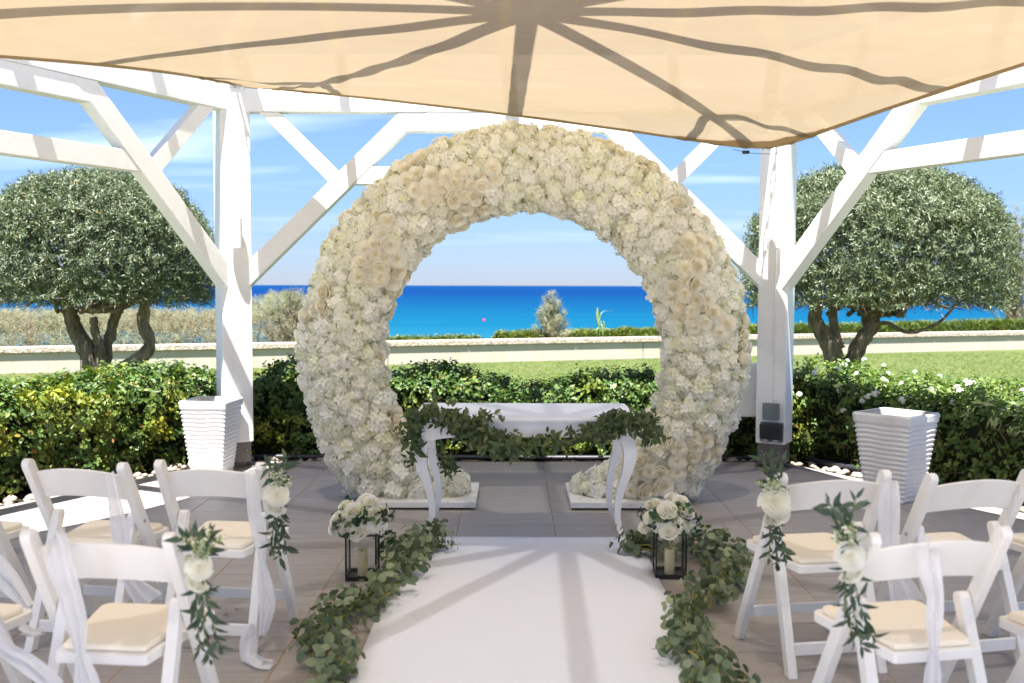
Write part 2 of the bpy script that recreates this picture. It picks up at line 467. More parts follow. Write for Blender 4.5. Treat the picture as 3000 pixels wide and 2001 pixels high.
    d = m.n('BsdfDiffuse'); m.set(d.inputs[0], c); t = m.n('BsdfTranslucent'); m.set(t.inputs[0], c); x = m.n('MixShader'); x.inputs[0].default_value = 0.5
    m.t.links.new(d.outputs[0], x.inputs[1]); m.t.links.new(t.outputs[0], x.inputs[2]); M['sail2'] = m.done(x.outputs[0])
    # white runner
    m = Mat('white_felt')
    n1 = m.noise(m.world((1, 6, 1)), 2.0, 5); n2 = m.noise(m.world(), 260, 2); n3 = m.noise(m.world(), 6, 5, 0.7)
    c = m.mix(m.math('MULTIPLY', n1, 0.12), (0.79, 0.82, 0.90), (0.66, 0.67, 0.72))
    c = m.mix(m.math('MULTIPLY', m.ramp(n3, [(0.70, (0, 0, 0)), (0.8, (1, 1, 1))]), 0.22), c, (0.60, 0.48, 0.40))
    M['felt'] = m.done(m.pbr(c, 0.95, 0.05, m.bump(m.math('ADD', n2, m.math('MULTIPLY', n1, 2.0)), 0.25, 0.004)))
    # sheer voile
    m = Mat('white_voile')
    d = m.n('BsdfDiffuse'); m.set(d.inputs[0], (0.86, 0.86, 0.88)); t = m.n('BsdfTranslucent'); m.set(t.inputs[0], (0.86, 0.86, 0.88)); tr = m.n('BsdfTransparent')
    x = m.n('MixShader'); x.inputs[0].default_value = 0.35; m.t.links.new(d.outputs[0], x.inputs[1]); m.t.links.new(t.outputs[0], x.inputs[2])
    y = m.n('MixShader'); y.inputs[0].default_value = 0.13; m.t.links.new(x.outputs[0], y.inputs[1]); m.t.links.new(tr.outputs[0], y.inputs[2])
    M['voile'] = m.done(y.outputs[0])
    # lantern glass: thin clear pane
    m = Mat('lantern_glass')
    tr = m.n('BsdfTransparent'); m.set(tr.inputs[0], (0.97, 0.98, 0.98)); gl = m.n('BsdfGlossy'); m.set(gl.inputs['Roughness'], 0.02)
    fr = m.n('LayerWeight', Blend=0.25); x = m.n('MixShader'); m.t.links.new(m.math('ADD', m.math('MULTIPLY', fr.outputs['Fresnel'], 0.6), 0.03), x.inputs[0])
    m.t.links.new(tr.outputs[0], x.inputs[1]); m.t.links.new(gl.outputs[0], x.inputs[2])
    M['glass'] = m.done(x.outputs[0])
    # bark
    m = Mat('olive_bark')
    n1 = m.noise(m.world((1, 1, 0.3)), 14, 7, 0.7, 0.6); n2 = m.noise(m.world(), 3.2, 4)
    c = m.ramp(n1, [(0.3, (0.065, 0.050, 0.036)), (0.50, (0.22, 0.175, 0.13)), (0.75, (0.40, 0.34, 0.27))])
    c = m.mix(m.math('MULTIPLY', m.ramp(n2, [(0.5, (0, 0, 0)), (0.65, (1, 1, 1))]), 0.5), c, (0.17, 0.14, 0.05))
    M['bark'] = m.done(m.pbr(c, 0.9, 0.15, m.bump(n1, 0.9, 0.04)))
    # petals
    def petal(name, stops, trans, heart=None):
        m = Mat(name); col = m.ramp(m.rnd(), stops)
        if heart: col = m.mix(m.n('Attribute', {'attribute_name': 'cen'}).outputs['Fac'], col, heart)
        a = m.pbr(col, 0.6, 0.2); b = m.n('BsdfTranslucent'); m.set(b.inputs[0], col)
        x = m.n('MixShader'); x.inputs[0].default_value = trans; m.t.links.new(a, x.inputs[1]); m.t.links.new(b.outputs[0], x.inputs[2]); return m.done(x.outputs[0])
    M['hydrangea'] = petal('hydrangea_petal', [(0, (0.92, 0.905, 0.82)), (0.45, (0.925, 0.915, 0.86)), (0.72, (0.92, 0.90, 0.78)), (0.95, (0.90, 0.90, 0.72)), (1, (0.80, 0.84, 0.56))], 0.40)
    M['rose'] = petal('cream_rose_petal', [(0, (0.92, 0.905, 0.84)), (0.5, (0.92, 0.90, 0.82)), (0.85, (0.92, 0.89, 0.78)), (1, (0.91, 0.87, 0.78))], 0.38, (0.90, 0.81, 0.54))
    M['white_rose'] = petal('white_rose_petal', [(0, (0.88, 0.88, 0.85)), (0.6, (0.88, 0.87, 0.80)), (1, (0.88, 0.87, 0.78))], 0.35, (0.88, 0.84, 0.62))
    M['blossom'] = petal('white_blossom', [(0, (0.82, 0.82, 0.80)), (0.8, (0.84, 0.83, 0.74)), (1, (0.75, 0.70, 0.35))], 0.2)
    M['core'] = simple('moss_core', (0.78, 0.76, 0.62), 0.9, 0.1, 0, 0.3, 30, 0.5)
    # leaves
    M['carissa'] = leaf_mat('glossy_hedge_leaf', [(0, (0.034, 0.070, 0.018)), (0.5, (0.058, 0.112, 0.026)), (0.8, (0.090, 0.160, 0.034)), (0.95, (0.15, 0.205, 0.04)), (0.985, (0.19, 0.20, 0.05)), (1, (0.30, 0.13, 0.05))], 0.42, 0.32, 0.22, clump=(1.5, 0.52, 0.70, (0.27, 0.28, 0.02), 0.85))
    M['lantana'] = leaf_mat('lantana_leaf', [(0, (0.055, 0.105, 0.026)), (0.5, (0.095, 0.165, 0.040)), (0.9, (0.16, 0.235, 0.058)), (1, (0.22, 0.25, 0.07))], 0.5, 0.3, 0.3)
    M['lowhedge'] = leaf_mat('low_hedge_leaf', [(0, (0.06, 0.10, 0.024)), (0.6, (0.115, 0.165, 0.035)), (1, (0.27, 0.28, 0.045))], 0.45, 0.3, 0.25)
    M['olive'] = leaf_mat('olive_leaf', [(0, (0.056, 0.086, 0.036)), (0.45, (0.104, 0.140, 0.062)), (0.78, (0.165, 0.198, 0.102)), (0.94, (0.28, 0.30, 0.19)), (0.99, (0.34, 0.34, 0.25)), (1, (0.34, 0.24, 0.06))], 0.42, 0.5, 0.15, tcol=(1.1, 1.2, 0.6))
    M['scrub'] = leaf_mat('tamarisk_scrub', [(0, (0.14, 0.138, 0.082)), (0.4, (0.23, 0.235, 0.145)), (0.75, (0.27, 0.27, 0.18)), (1, (0.20, 0.15, 0.10))], 0.8, 0.1, 0.25, tcol=(1.1, 1.05, 0.7), clump=(0.9, 0.45, 0.65, (0.22, 0.25, 0.15), 0.7))
    M['plume'] = leaf_mat('feathery_plume', [(0, (0.20, 0.22, 0.13)), (0.5, (0.30, 0.31, 0.20)), (1, (0.42, 0.40, 0.28))], 0.8, 0.1, 0.3, tcol=(1.1, 1.1, 0.8))
    M['ruscus'] = leaf_mat('garland_leaf', [(0, (0.046, 0.074, 0.032)), (0.5, (0.078, 0.118, 0.048)), (0.85, (0.120, 0.160, 0.064)), (1, (0.21, 0.22, 0.09))], 0.5, 0.35, 0.18)
    M['eucalyptus'] = leaf_mat('eucalyptus_leaf', [(0, (0.115, 0.165, 0.098)), (0.45, (0.180, 0.232, 0.138)), (0.8, (0.26, 0.31, 0.185)), (1, (0.36, 0.40, 0.26))], 0.55, 0.3, 0.2, tcol=(1.1, 1.2, 0.7))
    M['dark_leaf'] = leaf_mat('bouquet_leaf', [(0, (0.016, 0.045, 0.018)), (0.6, (0.032, 0.075, 0.028)), (1, (0.08, 0.14, 0.05))], 0.4, 0.4, 0.15)
    M['sprig'] = leaf_mat('light_green_sprig', [(0, (0.16, 0.27, 0.06)), (0.6, (0.24, 0.34, 0.10)), (1, (0.70, 0.74, 0.58))], 0.5, 0.3, 0.3)
make_setting_mats()

# ------------------------------------------------------------------ ground, sea, wall
CX, CY, HS = -0.06, 4.46, 4.60            # pergola: regular hexagon, side = circumradius
def hexpt(k, rad=HS):                     # corner k at 60k degrees
    a = R(60 * k); fx = 0.935 if (k % 3 == 0 and rad <= HS) else 1.0
    return Vector((CX + rad * fx * math.cos(a), CY + rad * math.sin(a), 0))
def struct(name, me, m): return tag(link(name, me, m), kind='structure')

WA, WB = Vector((-30, 10.55, 0)), Vector((40, 32.4, 0))          # foot line of the garden wall
wdir = (WB - WA).normalized(); wn = Vector((-wdir.y, wdir.x, 0)) # wn points to the sea
wa, wb = gp(0, 1097, -0.03), gp(3000, 1025, -0.03)
wdir = (wb - wa).normalized(); wn = Vector((-wdir.y, wdir.x, 0))
WA = wa - wdir * 22; WB = wb + wdir * 26

def grid_sheet(name, fn, nu, nv):
    V = [fn(i / nu, j / nv) for j in range(nv + 1) for i in range(nu + 1)]
    Fc = [(j * (nu + 1) + i, j * (nu + 1) + i + 1, (j + 1) * (nu + 1) + i + 1, (j + 1) * (nu + 1) + i) for j in range(nv) for i in range(nu)]
    return poly_mesh(name, V, Fc, True)
def lawn_fn(u, v):
    a = Vector((-45, -25, 0)).lerp(Vector((60, -25, 0)), u); b = WA.lerp(WB, u) + wn * 0.1
    p = a.lerp(b, v); p.z = -0.03
    return p
struct('lawn', grid_sheet('lawn', lawn_fn, 20, 20), M['lawn'])
def shore_fn(u, v):
    p = WA.lerp(WB, u) + wn * (0.25 + 75 * v)
    p.z = -0.05 - 8.6 * min(1.0, max(0.0, (v * 75 - 2.0)) / 40.0) ** 0.8 + 0.25 * mnoise.noise(p * 0.3) * min(1, v * 20)
    return p
struct('shore', grid_sheet('shore', shore_fn, 40, 40), M['earth'])
SEA_Z = -8.0
V = []; Fc = []
ys = [40, 120, 200, 300, 500, 1000, 2500, 8000, 45000]
for y in ys:
    for x in (-1, 1): V.append((x * (y * 1.2 + 200), y, SEA_Z))
for i in range(len(ys) - 1): Fc.append((2 * i, 2 * i + 1, 2 * i + 3, 2 * i + 2))
struct('sea', poly_mesh('sea', V, Fc), M['sea'])
# grass blades on the lawn in view
def grass():
    n = 34000
    y = 9.3 + (rng.random(n) ** 1.5) * 14.5; x = (rng.random(n) - 0.5) * 1.15 * y
    lim = np.array([(WA + wdir * ((x[i] - WA.x) / wdir.x)).y for i in range(n)]) - 0.15
    k = y < lim; x = x[k]; y = y[k]; n = len(x)
    bl = []
    for b in range(4):
        a = b * 1.6 + 0.3
        bl.append(((math.cos(a) * 0.35 - math.sin(a) * .1, math.sin(a) * 0.35 + math.cos(a) * .1, 0), (math.cos(a) * 0.35 + math.sin(a) * .1, math.sin(a) * 0.35 - math.cos(a) * .1, 0), (math.cos(a) * 1.0, math.sin(a) * 1.0, 1)))
    pv = np.array(bl).reshape(-1, 3); pt = np.arange(12).reshape(-1, 3)
    ang = rng.random(n) * 6.28; Rm = np.zeros((n, 3, 3)); Rm[:, 0, 0] = np.cos(ang); Rm[:, 0, 1] = -np.sin(ang); Rm[:, 1, 0] = np.sin(ang); Rm[:, 1, 1] = np.cos(ang); Rm[:, 2, 2] = 1
    s = 0.030 + 0.02 * rng.random(n)
    Vv, T, A = place(pv, pt, Rm, np.stack([x, y, np.full(n, -0.03)], 1), s)
    tag(link('grass', tri_mesh('grass', Vv, T, A, False), M['grass']), 'short mown green grass blades on the lawn', 'grass', kind='stuff')
grass()

# garden wall: panels with joints and pebble coping
def garden_wall():
    t = empty('garden_wall', tuple(wa)); L = (WB - WA).length
    tag(t, 'low pale concrete garden wall with pebbled coping', 'wall')
    joints = [248 , 1500, 2480]
    ss = sorted([((gp(j, 1080, -0.03) - wa).dot(wdir)) for j in joints])
    step = 5.6
    cuts = [-22.0]
    s = ss[0]
    while s > -20: s -= step
    s0 = s
    while s < L - 22 + 1:
        cuts.append(s); s += step
    cuts = sorted(set([c for c in cuts if c < L - 22])) + [L - 22]
    H = 0.36
    for a, b in zip(cuts[:-1], cuts[1:]):
        if b - a < 0.3: continue
        mb = MB(); p = wdir * (a + 0.008) + Vector((0, 0, H / 2)); q = wdir * (b - 0.008) + Vector((0, 0, H / 2))
        mb.bar(p + wn * 0.13, q + wn * 0.13, 0.22, H)
        mb.build('wall_panel', M['concrete'], t, 0.006)
    c = -22.0
    while c < L - 22:
        e = min(c + 2.35, L - 22)
        mb = MB(); z = Vector((0, 0, H + 0.058)); mb.bar(wdir * (c + 0.004) + z + wn * 0.13, wdir * (e - 0.004) + z + wn * 0.13, 0.31, 0.112)
        mb.build('coping_stone', M['aggregate'], t, 0.018)
        c = e
garden_wall()
# flat drain cover at the foot of the wall
def drain(px, py, wdt, label):
    p = gp(px, py, -0.03); t = MB(); t.bar(p - wdir * wdt, p + wdir * wdt, 0.16, 0.03)
    for i in range(7): t.bar(p - wdir * wdt * 0.9 + wdir * (wdt * 1.8 * (i + .5) / 7) - wn * 0.06 + Vector((0, 0, .017)), p - wdir * wdt * 0.9 + wdir * (wdt * 1.8 * (i + .5) / 7) + wn * 0.06 + Vector((0, 0, .017)), 0.02, 0.01)
    tag(t.build('drain_grate', M['black_plastic'], None, 0.003), label, 'drain')
drain(153, 1101, 0.17, 'small dark drain grate in the lawn at the wall foot')

# paved floor: slab, grout bed and tiles
fl_pts = [hexpt(k, HS + 0.30) for k in range(6)]
def in_hex(x, y, rad=HS + 0.30):
    for k in range(6):
        a = R(60 * k + 30)
        if (x - CX) * math.cos(a) + (y - CY) * math.sin(a) > rad * math.cos(R(30)): return False
    return True
V = [Vector((p.x, p.y, -0.0028)) for p in fl_pts] + [Vector((p.x, p.y, -0.3)) for p in fl_pts]
floor = struct('terrace_floor', poly_mesh('terrace_floor', V, [tuple(range(6)), tuple(range(11, 5, -1))] + [(i, i + 6, (i + 1) % 6 + 6, (i + 1) % 6) for i in range(6)]), M['grout'])
TX, TY, X0, Y0 = 0.6165, 0.3725, -0.341, 6.745
def clip_hex(poly):
    for k in range(6):
        a = R(60 * k + 30); n = Vector((math.cos(a), math.sin(a))); d = (HS + 0.30) * math.cos(R(30)) - 0.003
        out = []
        for i in range(len(poly)):
            p, q = poly[i], poly[(i + 1) % len(poly)]
            dp = (p - Vector((CX, CY))).dot(n) - d; dq = (q - Vector((CX, CY))).dot(n) - d
            if dp <= 0: out.append(p)
            if (dp < 0 < dq) or (dq < 0 < dp): out.append(p.lerp(q, dp / (dp - dq)))
        poly = out
        if len(poly) < 3: return []
    return poly
GAP = 0.0028
tmb = MB(); tmb.box((0, 0, -0.007), (TX - 2 * GAP, TY - 2 * GAP, 0.014)); tile_me = tmb.mesh('tile', 0.0015, seg=1); tile_me.materials.append(M['tile'])
for i in range(-8, 9):
    for j in range(-16, 7):
        x = X0 + i * TX; y = Y0 + j * TY
        cor = [Vector((x + GAP, y + GAP)), Vector((x + TX - GAP, y + GAP)), Vector((x + TX - GAP, y + TY - GAP)), Vector((x + GAP, y + TY - GAP))]
        if y < 0.9: continue
        ins = [in_hex(c.x, c.y, HS + 0.296) for c in cor]
        if all(ins):
            o = link('tile', tile_me, None, floor); o.location = (x + TX / 2, y + TY / 2, 0.0)
        else:
            pl = clip_hex(cor)
            if len(pl) < 3: continue
            ar = abs(sum(pl[k].x * pl[(k + 1) % len(pl)].y - pl[(k + 1) % len(pl)].x * pl[k].y for k in range(len(pl)))) / 2
            if ar < 0.004: continue
            n = len(pl)
            Vv = [(p.x, p.y, 0.0) for p in pl] + [(p.x, p.y, -0.014) for p in pl]
            link('tile', poly_mesh('tile', Vv, [tuple(range(n)), tuple(range(2 * n - 1, n - 1, -1))] + [(k, k + n, (k + 1) % n + n, (k + 1) % n) for k in range(n)]), M['tile'], floor)

# soil bed round the terrace
def ring_strip(name, r0, r1, z, m):
    V = []; Fc = []
    for k in range(6):
        for rr in (r0, r1): p = hexpt(k, rr); V.append((p.x, p.y, z))
    for k in range(6):
        a, b = 2 * k, 2 * ((k + 1) % 6); Fc.append((a, a + 1, b + 1, b))
    return struct(name, poly_mesh(name, V, Fc), m)
# pale paving added behind the camera, unseen, to bounce light into the shade
V = []; nx = 12
fc = [Vector((-34, 0.32)), Vector((-5.6, 0.32)), Vector((5.5, 0.32)), Vector((34, 0.32)), Vector((34, -24)), Vector((-34, -24))]
m = Mat('bounce_limestone'); n1 = m.noise(m.world(), 1.5, 6); n2 = m.noise(m.world(), 30, 4)
br = m.n('TexBrick', {'offset': 0.5}, Scale=1.0, Mortar_Size=0.008, Brick_Width=0.9, Row_Height=0.45); m.t.links.new(m.world(), br.inputs['Vector'])
m.set(br.inputs['Color1'], (0.68, 0.65, 0.59)); m.set(br.inputs['Color2'], (0.62, 0.59, 0.53)); m.set(br.inputs['Mortar'], (0.36, 0.33, 0.29))
M['bounce_stone'] = m.done(m.pbr(m.mix(m.math('MULTIPLY', n1, 0.3), br.outputs['Color'], (0.48, 0.44, 0.38)), 0.75, 0.3, m.bump(n2, 0.2, 0.004)))
struct('bounce_paving', poly_mesh('bounce_paving', [(p.x, p.y, -0.018) for p in fc] , [tuple(range(5, -1, -1))]), M['bounce_stone'])
bed = ring_strip('planting_bed', HS + 0.30, HS + 1.75, -0.02, M['soil'])

# ------------------------------------------------------------------ pergola
perg = empty('pergola', (CX, CY, 0)); tag(perg, 'white timber hexagonal pergola with braced beams and radial rafters', 'pergola')
PC = Vector((CX, CY, 0))
def pbar(name, a, b, wd, ht, bev=0.006):
    mb = MB(); mb.bar(Vector(a) - PC, Vector(b) - PC, wd, ht); return mb.build(name, M['paint'], perg, bev)
HUB_Z, TOP0, TOP1 = 4.45, 2.99, 3.21
for k in range(6):
    p = hexpt(k); a = R(60 * k)
    mb = MB(); mb.box(p - PC + Vector((0, 0, (0.22 + 3.47) / 2)), (0.248, 0.248, 3.47 - 0.22), rz=a)
    po = mb.build('post', M['paint'], perg, 0.010)
    mb = MB(); mb.box(p - PC + Vector((0, 0, 0.135)), (0.215, 0.215, 0.17), rz=a); mb.box(p - PC + Vector((0, 0, 0.025)), (0.15, 0.15, 0.05), rz=a); mb.box(p - PC + Vector((0, 0, 0.006)), (0.26, 0.26, 0.012), rz=a)
    sh = mb.build('post_shoe', M['shoe'], po, 0.003)
    for sx in (-1, 1):
        mb = MB(); c = p - PC + Matrix.Rotation(a, 3, 'Z') @ Vector((-0.1075, 0.07 * sx, 0.15)); d = Matrix.Rotation(a, 3, 'Z') @ Vector((-0.008, 0, 0))
        mb.tube([c, c + d], 0.008, 8); mb.build('bolt', M['steel'], po)
for k in range(6):
    A, B = hexpt(k), hexpt(k + 1); d = (B - A).normalized(); L = (B - A).length
    nrm = (PC - (A + B) / 2).normalized()
    z = lambda h: Vector((0, 0, h))
    pbar('top_beam', A + d * 0.125 + z((TOP0 + TOP1) / 2), B - d * 0.125 + z((TOP0 + TOP1) / 2), 0.14, TOP1 - TOP0)
    pbar('eave_beam', A + d * 0.137 + z(3.338), B - d * 0.137 + z(3.338), 0.10, 0.25)
    def poly(name, pts, th, flip=False):            # outline (u along the bay, height) given thickness
        P0 = (B if flip else A) - PC; e = -d if flip else d; n = len(pts)
        V = [P0 + e * u + z(h) + nrm * s_ * th / 2 for s_ in (-1, 1) for (u, h) in pts]
        mb = MB(); mb.add(V, [tuple(range(n - 1, -1, -1)), tuple(range(n, 2 * n))] + [(q, (q + 1) % n, n + (q + 1) % n, n + q) for q in range(n)])
        return mb.build(name, M['paint'], perg, 0.005)
    sl = 0.9726; ax = lambda u: 1.60 + sl * (u - 0.10); iv = lambda h: (h - 1.60) / sl + 0.10; hv = 0.108; zt = TOP0 - 0.0015
    for fl in (False, True):
        poly('diagonal_brace', [(0.118, ax(0.118) - hv), (iv(zt + hv), zt), (iv(zt - hv), zt), (0.118, ax(0.118) + hv)], 0.125, fl)
        # cross brace: at right angles to the diagonal, from the top beam down to it
        c0, c1 = 0.245, 0.415; low = lambda c: ((zt + c / 1.0) - (1.60 - 0.10 * sl + hv)) / (1.0 + sl)
        poly('cross_brace', [(c0, zt), (low(c0), zt + c0 - low(c0)), (low(c1), zt + c1 - low(c1)), (c1, zt)], 0.105, fl)
    g = 0.003
    zb = 2.832; poly('stacked_beam', [(iv(zb + hv) + g, zb), (L - iv(zb + hv) - g, zb), (L - iv(zt + hv) - g, zt), (iv(zt + hv) + g, zt)], 0.131)
    za, zb = 2.54, 2.392; poly('lower_chord', [(iv(zb + hv) + g, zb), (L - iv(zb + hv) - g, zb), (L - iv(za + hv) - g, za), (iv(za + hv) + g, za)], 0.118)
hub = Vector((CX, CY, HUB_Z))
mb = MB(); mb.lathe([(0.19, -0.24), (0.19, 0.08)], 12, (0, 0, HUB_Z)); mb.build('hub', M['paint'], perg, 0.01)
for k in range(12):
    a = R(30 * k); rad = HS if k % 2 == 0 else HS * math.cos(R(30))
    e = hexpt(k // 2) if k % 2 == 0 else (hexpt(k // 2) + hexpt(k // 2 + 1)) / 2
    dv = (e - PC).normalized(); e = e + Vector((0, 0, 3.54))
    st = hub + dv * 0.15 + (e - hub).normalized() * 0.0
    pbar('rafter', st, e + dv * 0.12, 0.100, 0.15)
    if k % 2 == 0:
        t = 0.60; J = hub.lerp(e, t)
        for s in (-1, 1):
            A_, B_ = hexpt(k // 2), hexpt(k // 2 + s); dd = (B_ - A_).normalized(); n = Vector((dd.y, -dd.x, 0)) * s
            dist = (A_ - J).dot(n)
            Q = J + n * dist; Q.z = 3.53
            pbar('jack_rafter', J + n * 0.03, Q, 0.075, 0.12)

# ------------------------------------------------------------------ shade sail
#   k:      0 right   1 back right  2 back left  3 left   4 front left  5 front right
CZ = [3.05, 2.64, 3.19, 2.64, 3.22, 2.78]
SAG = [0.24, 0.42, 0.62, 0.45, 0.42, 0.42]
CIN = [0.28, 0.31, 0.18, 0.28, 0.28, 0.28]
corner = []
for k in range(6):
    q = hexpt(k, HS - CIN[k]); q.z = CZ[k]; corner.append(q)
NB = 48
bnd = []
for k in range(6):
    A, B = corner[k], corner[(k + 1) % 6]; inn = (PC - (A + B) / 2); inn.z = 0; inn.normalize()
    for i in range(NB):
        s = i / NB
        p = A.lerp(B, s) + inn * (4 * SAG[k] * s * (1 - s)); p.z -= 4 * 0.03 * s * (1 - s)
        bnd.append(p)
NT = len(bnd)
for it in range(5):                        # round the corners a little
    bnd = [(bnd[i - 2] + bnd[i - 1] + bnd[i] + bnd[(i + 1) % NT] + bnd[(i + 2) % NT]) / 5 for i in range(NT)]
corner = [bnd[k * NB].copy() for k in range(6)]
zb = np.array([p.z for p in bnd]); ft = np.fft.rfft(zb) / NT
def sail_z(r, idx):
    th = 2 * math.pi * idx / NT; z = ft[0].real
    for n in range(1, 60): z += 2 * (ft[n] * np.exp(1j * n * th)).real * r ** n
    return z
V = [Vector((CX, CY, ft[0].real + 0.0))]; NRr = 40
for j in range(1, NRr + 1):
    r = j / NRr
    for i in range(NT):
        b = bnd[i]; p = Vector((CX + (b.x - CX) * r, CY + (b.y - CY) * r, 0))
        p.z = b.z if j == NRr else float(sail_z(r, i))
        dc = min((p - c).length for c in corner)
        c1_ = corner[1]; ra_ = (PC - hexpt(1)).normalized(); q_ = p - c1_; al = q_.dot(ra_); pe = q_.x * -ra_.y + q_.y * ra_.x
        if j < NRr: p.z += 0.020 * math.sin(pe * 15.0 / (0.45 + 0.35 * max(al, 0))) * min(1, max(0, al) / 0.8) * max(0, 1 - al / 4.0) * min(1.0, (NRr - j) / 5.0)
        if dc < 0.8 and j < NRr: p.z += 0.012 * math.sin(i * 0.9) * (1 - dc / 0.8)
        V.append(p)
Fc = [(0, 1 + i, 1 + (i + 1) % NT) for i in range(NT)]
for j in range(NRr - 1):
    for i in range(NT):
        a = 1 + j * NT + i; b = 1 + j * NT + (i + 1) % NT; Fc.append((a, a + NT, b + NT, b))
sail = tag(link('shade_sail', poly_mesh('shade_sail', V, Fc, True), M['sail']), 'tan translucent shade sail stretched under the pergola rafters', 'shade sail')
for k in range(6):
    pts = [bnd[(k * NB + i) % NT] for i in range(NB + 1)]
    mb = MB()
    Vh = []; Fh = []
    for i, p in enumerate(pts):
        t = (pts[min(i + 1, NB)] - pts[max(i - 1, 0)]).normalized(); o = Vector((p.x - CX, p.y - CY, 0)).normalized(); o = (o - t * o.dot(t)).normalized(); u = Vector((0, 0, 1))
        for (a, b) in ((-0.034, -0.003), (0.004, -0.012), (0.012, 0.0), (0.004, 0.010), (-0.034, 0.006)): Vh.append(p + o * a + u * b)
    for i in range(NB):
        for c in range(5):
            c2 = (c + 1) % 5; Fh.append((i * 5 + c, i * 5 + c2, (i + 1) * 5 + c2, (i + 1) * 5 + c))
    link('hem', poly_mesh('hem', Vh, Fh, True), M['hem'], sail)
    # gathered reinforcement at the corner: doubled cloth just under the sail
    Vc = []; Fq = []; W_ = 9
    for q in range(-W_, W_ + 1):
        i = (k * NB + q) % NT
        for jj in range(5):
            f = jj / 4 * (1.0 - 0.55 * abs(q) / W_)
            a = V[1 + (NRr - 1) * NT + i]; b = V[1 + (NRr - 3) * NT + i]
            p = a.lerp(b, f); p = p + Vector((0, 0, -0.010 + 0.007 * math.sin(q * 2.1 + jj * 0.8) * (1 - f * .5)))
            if jj == 0: p = p + Vector((p.x - CX, p.y - CY, 0)).normalized() * 0.012
            Vc.append(p)
    for q in range(2 * W_):
        for jj in range(4): Fq.append((q * 5 + jj, q * 5 + jj + 1, (q + 1) * 5 + jj + 1, (q + 1) * 5 + jj))
    link('corner_patch', poly_mesh('corner_patch', Vc, Fq, True), M['sail2'], sail)

# chains from sail corners to the posts
def link_mesh():
    mb = MB(); P = []
    for i in range(20):
        t = 2 * math.pi * i / 20; P.append(Vector((0.020 * math.cos(t), 0.052 * math.sin(t), 0)))
    P.append(P[0]); P.append(P[1]); mb.tube(P, 0.0065, 6, False); return mb.mesh('link', 0, True)
lk_me = link_mesh(); lk_me.materials.append(M['steel'])
chain_lab = ['steel chain tying the high sail corner over the lantana side', 'steel chain tying the low sail corner to the post with sockets', 'steel chain tying the sail corner above the glossy hedge post', 'steel chain tying the sail corner over the glossy hedge side', 'steel chain tying the raised sail corner at the aisle entrance', 'steel chain tying the lowered sail corner at the aisle entrance']
for k in range(6):
    c = corner[k]; P = hexpt(k); inn = (PC - P).normalized(); end = P + inn * 0.124; end = end + Vector((inn.y, -inn.x, 0)) * (-0.05 if k == 1 else 0.0); end.z = 3.02 if k == 1 else max(2.9 if CZ[k] < 2.9 else 3.10, CZ[k] + 0.03)
    st = c + Vector((0, 0, -0.01)); d = (end - st); n = max(2, round(d.length / 0.085)); 
    t = empty('tension_chain', tuple(st)); tag(t, chain_lab[k], 'chain', 'sail tension chains')
    dn = d.normalized()
    for i in range(n):
        p = d * ((i + .5) / n)
        side = dn.cross(Vector((0, 0, 1))).normalized(); up = side.cross(dn)
        zz = up if i % 2 else side
        xx = dn.cross(zz)
        Rm = np.array([[xx[r], dn[r], zz[r]] for r in range(3)])
        link('link', lk_me, None, t, mat4(Rm, p, (1.0, d.length / n / 0.085 * 1.0, 1.0)))
    mb = MB(); mb.box(end - st + inn * 0.004, (0.012, 0.09, 0.09), rz=R(60 * k)); mb.build('wall_plate', M['steel'], t, 0.002)
# ------------------------------------------------------------------ leaf and flower prototypes (unit length along +y, face along +z)
def leaf_diamond(wd, fold=0.12):
    return np.array([(0, 0, 0), (-wd / 2, .48, fold * wd), (0, 1, -.06), (wd / 2, .48, fold * wd)], float), np.array([(0, 2, 1), (0, 3, 2)])
def leaf_oval(wd, fold=0.18, droop=0.10, point=0.0):
    v = [(0, 0, 0), (-.36 * wd, .22, fold * wd * .8), (-.5 * wd, .52 - point * .1, fold * wd), (-.30 * wd * (1 - point * .45), .84, fold * wd * .5 - droop * .5), (0, 1, -droop), (.30 * wd * (1 - point * .45), .84, fold * wd * .5 - droop * .5), (.5 * wd, .52 - point * .1, fold * wd), (.36 * wd, .22, fold * wd * .8), (0, .35, 0), (0, .7, -droop * .35)]
    t = [(0, 8, 1), (1, 8, 2), (2, 8, 9), (2, 9, 3), (3, 9, 4), (0, 7, 8), (7, 6, 8), (6, 9, 8), (6, 5, 9), (5, 4, 9)]
    return np.array(v, float), np.array(t)
L_DIA = leaf_diamond(0.24); L_NEEDLE = leaf_diamond(0.09); L_OVAL = leaf_oval(0.62); L_ROUND = leaf_oval(0.92, 0.12, 0.06); L_POINT = leaf_oval(0.50, 0.2, 0.15, 1.0); L_EUC = leaf_oval(0.80, 0.10, 0.05); L_LANT = leaf_oval(0.60, 0.16, 0.12, 0.8); L_SLIM = leaf_oval(0.30, 0.15, 0.12, 0.8)

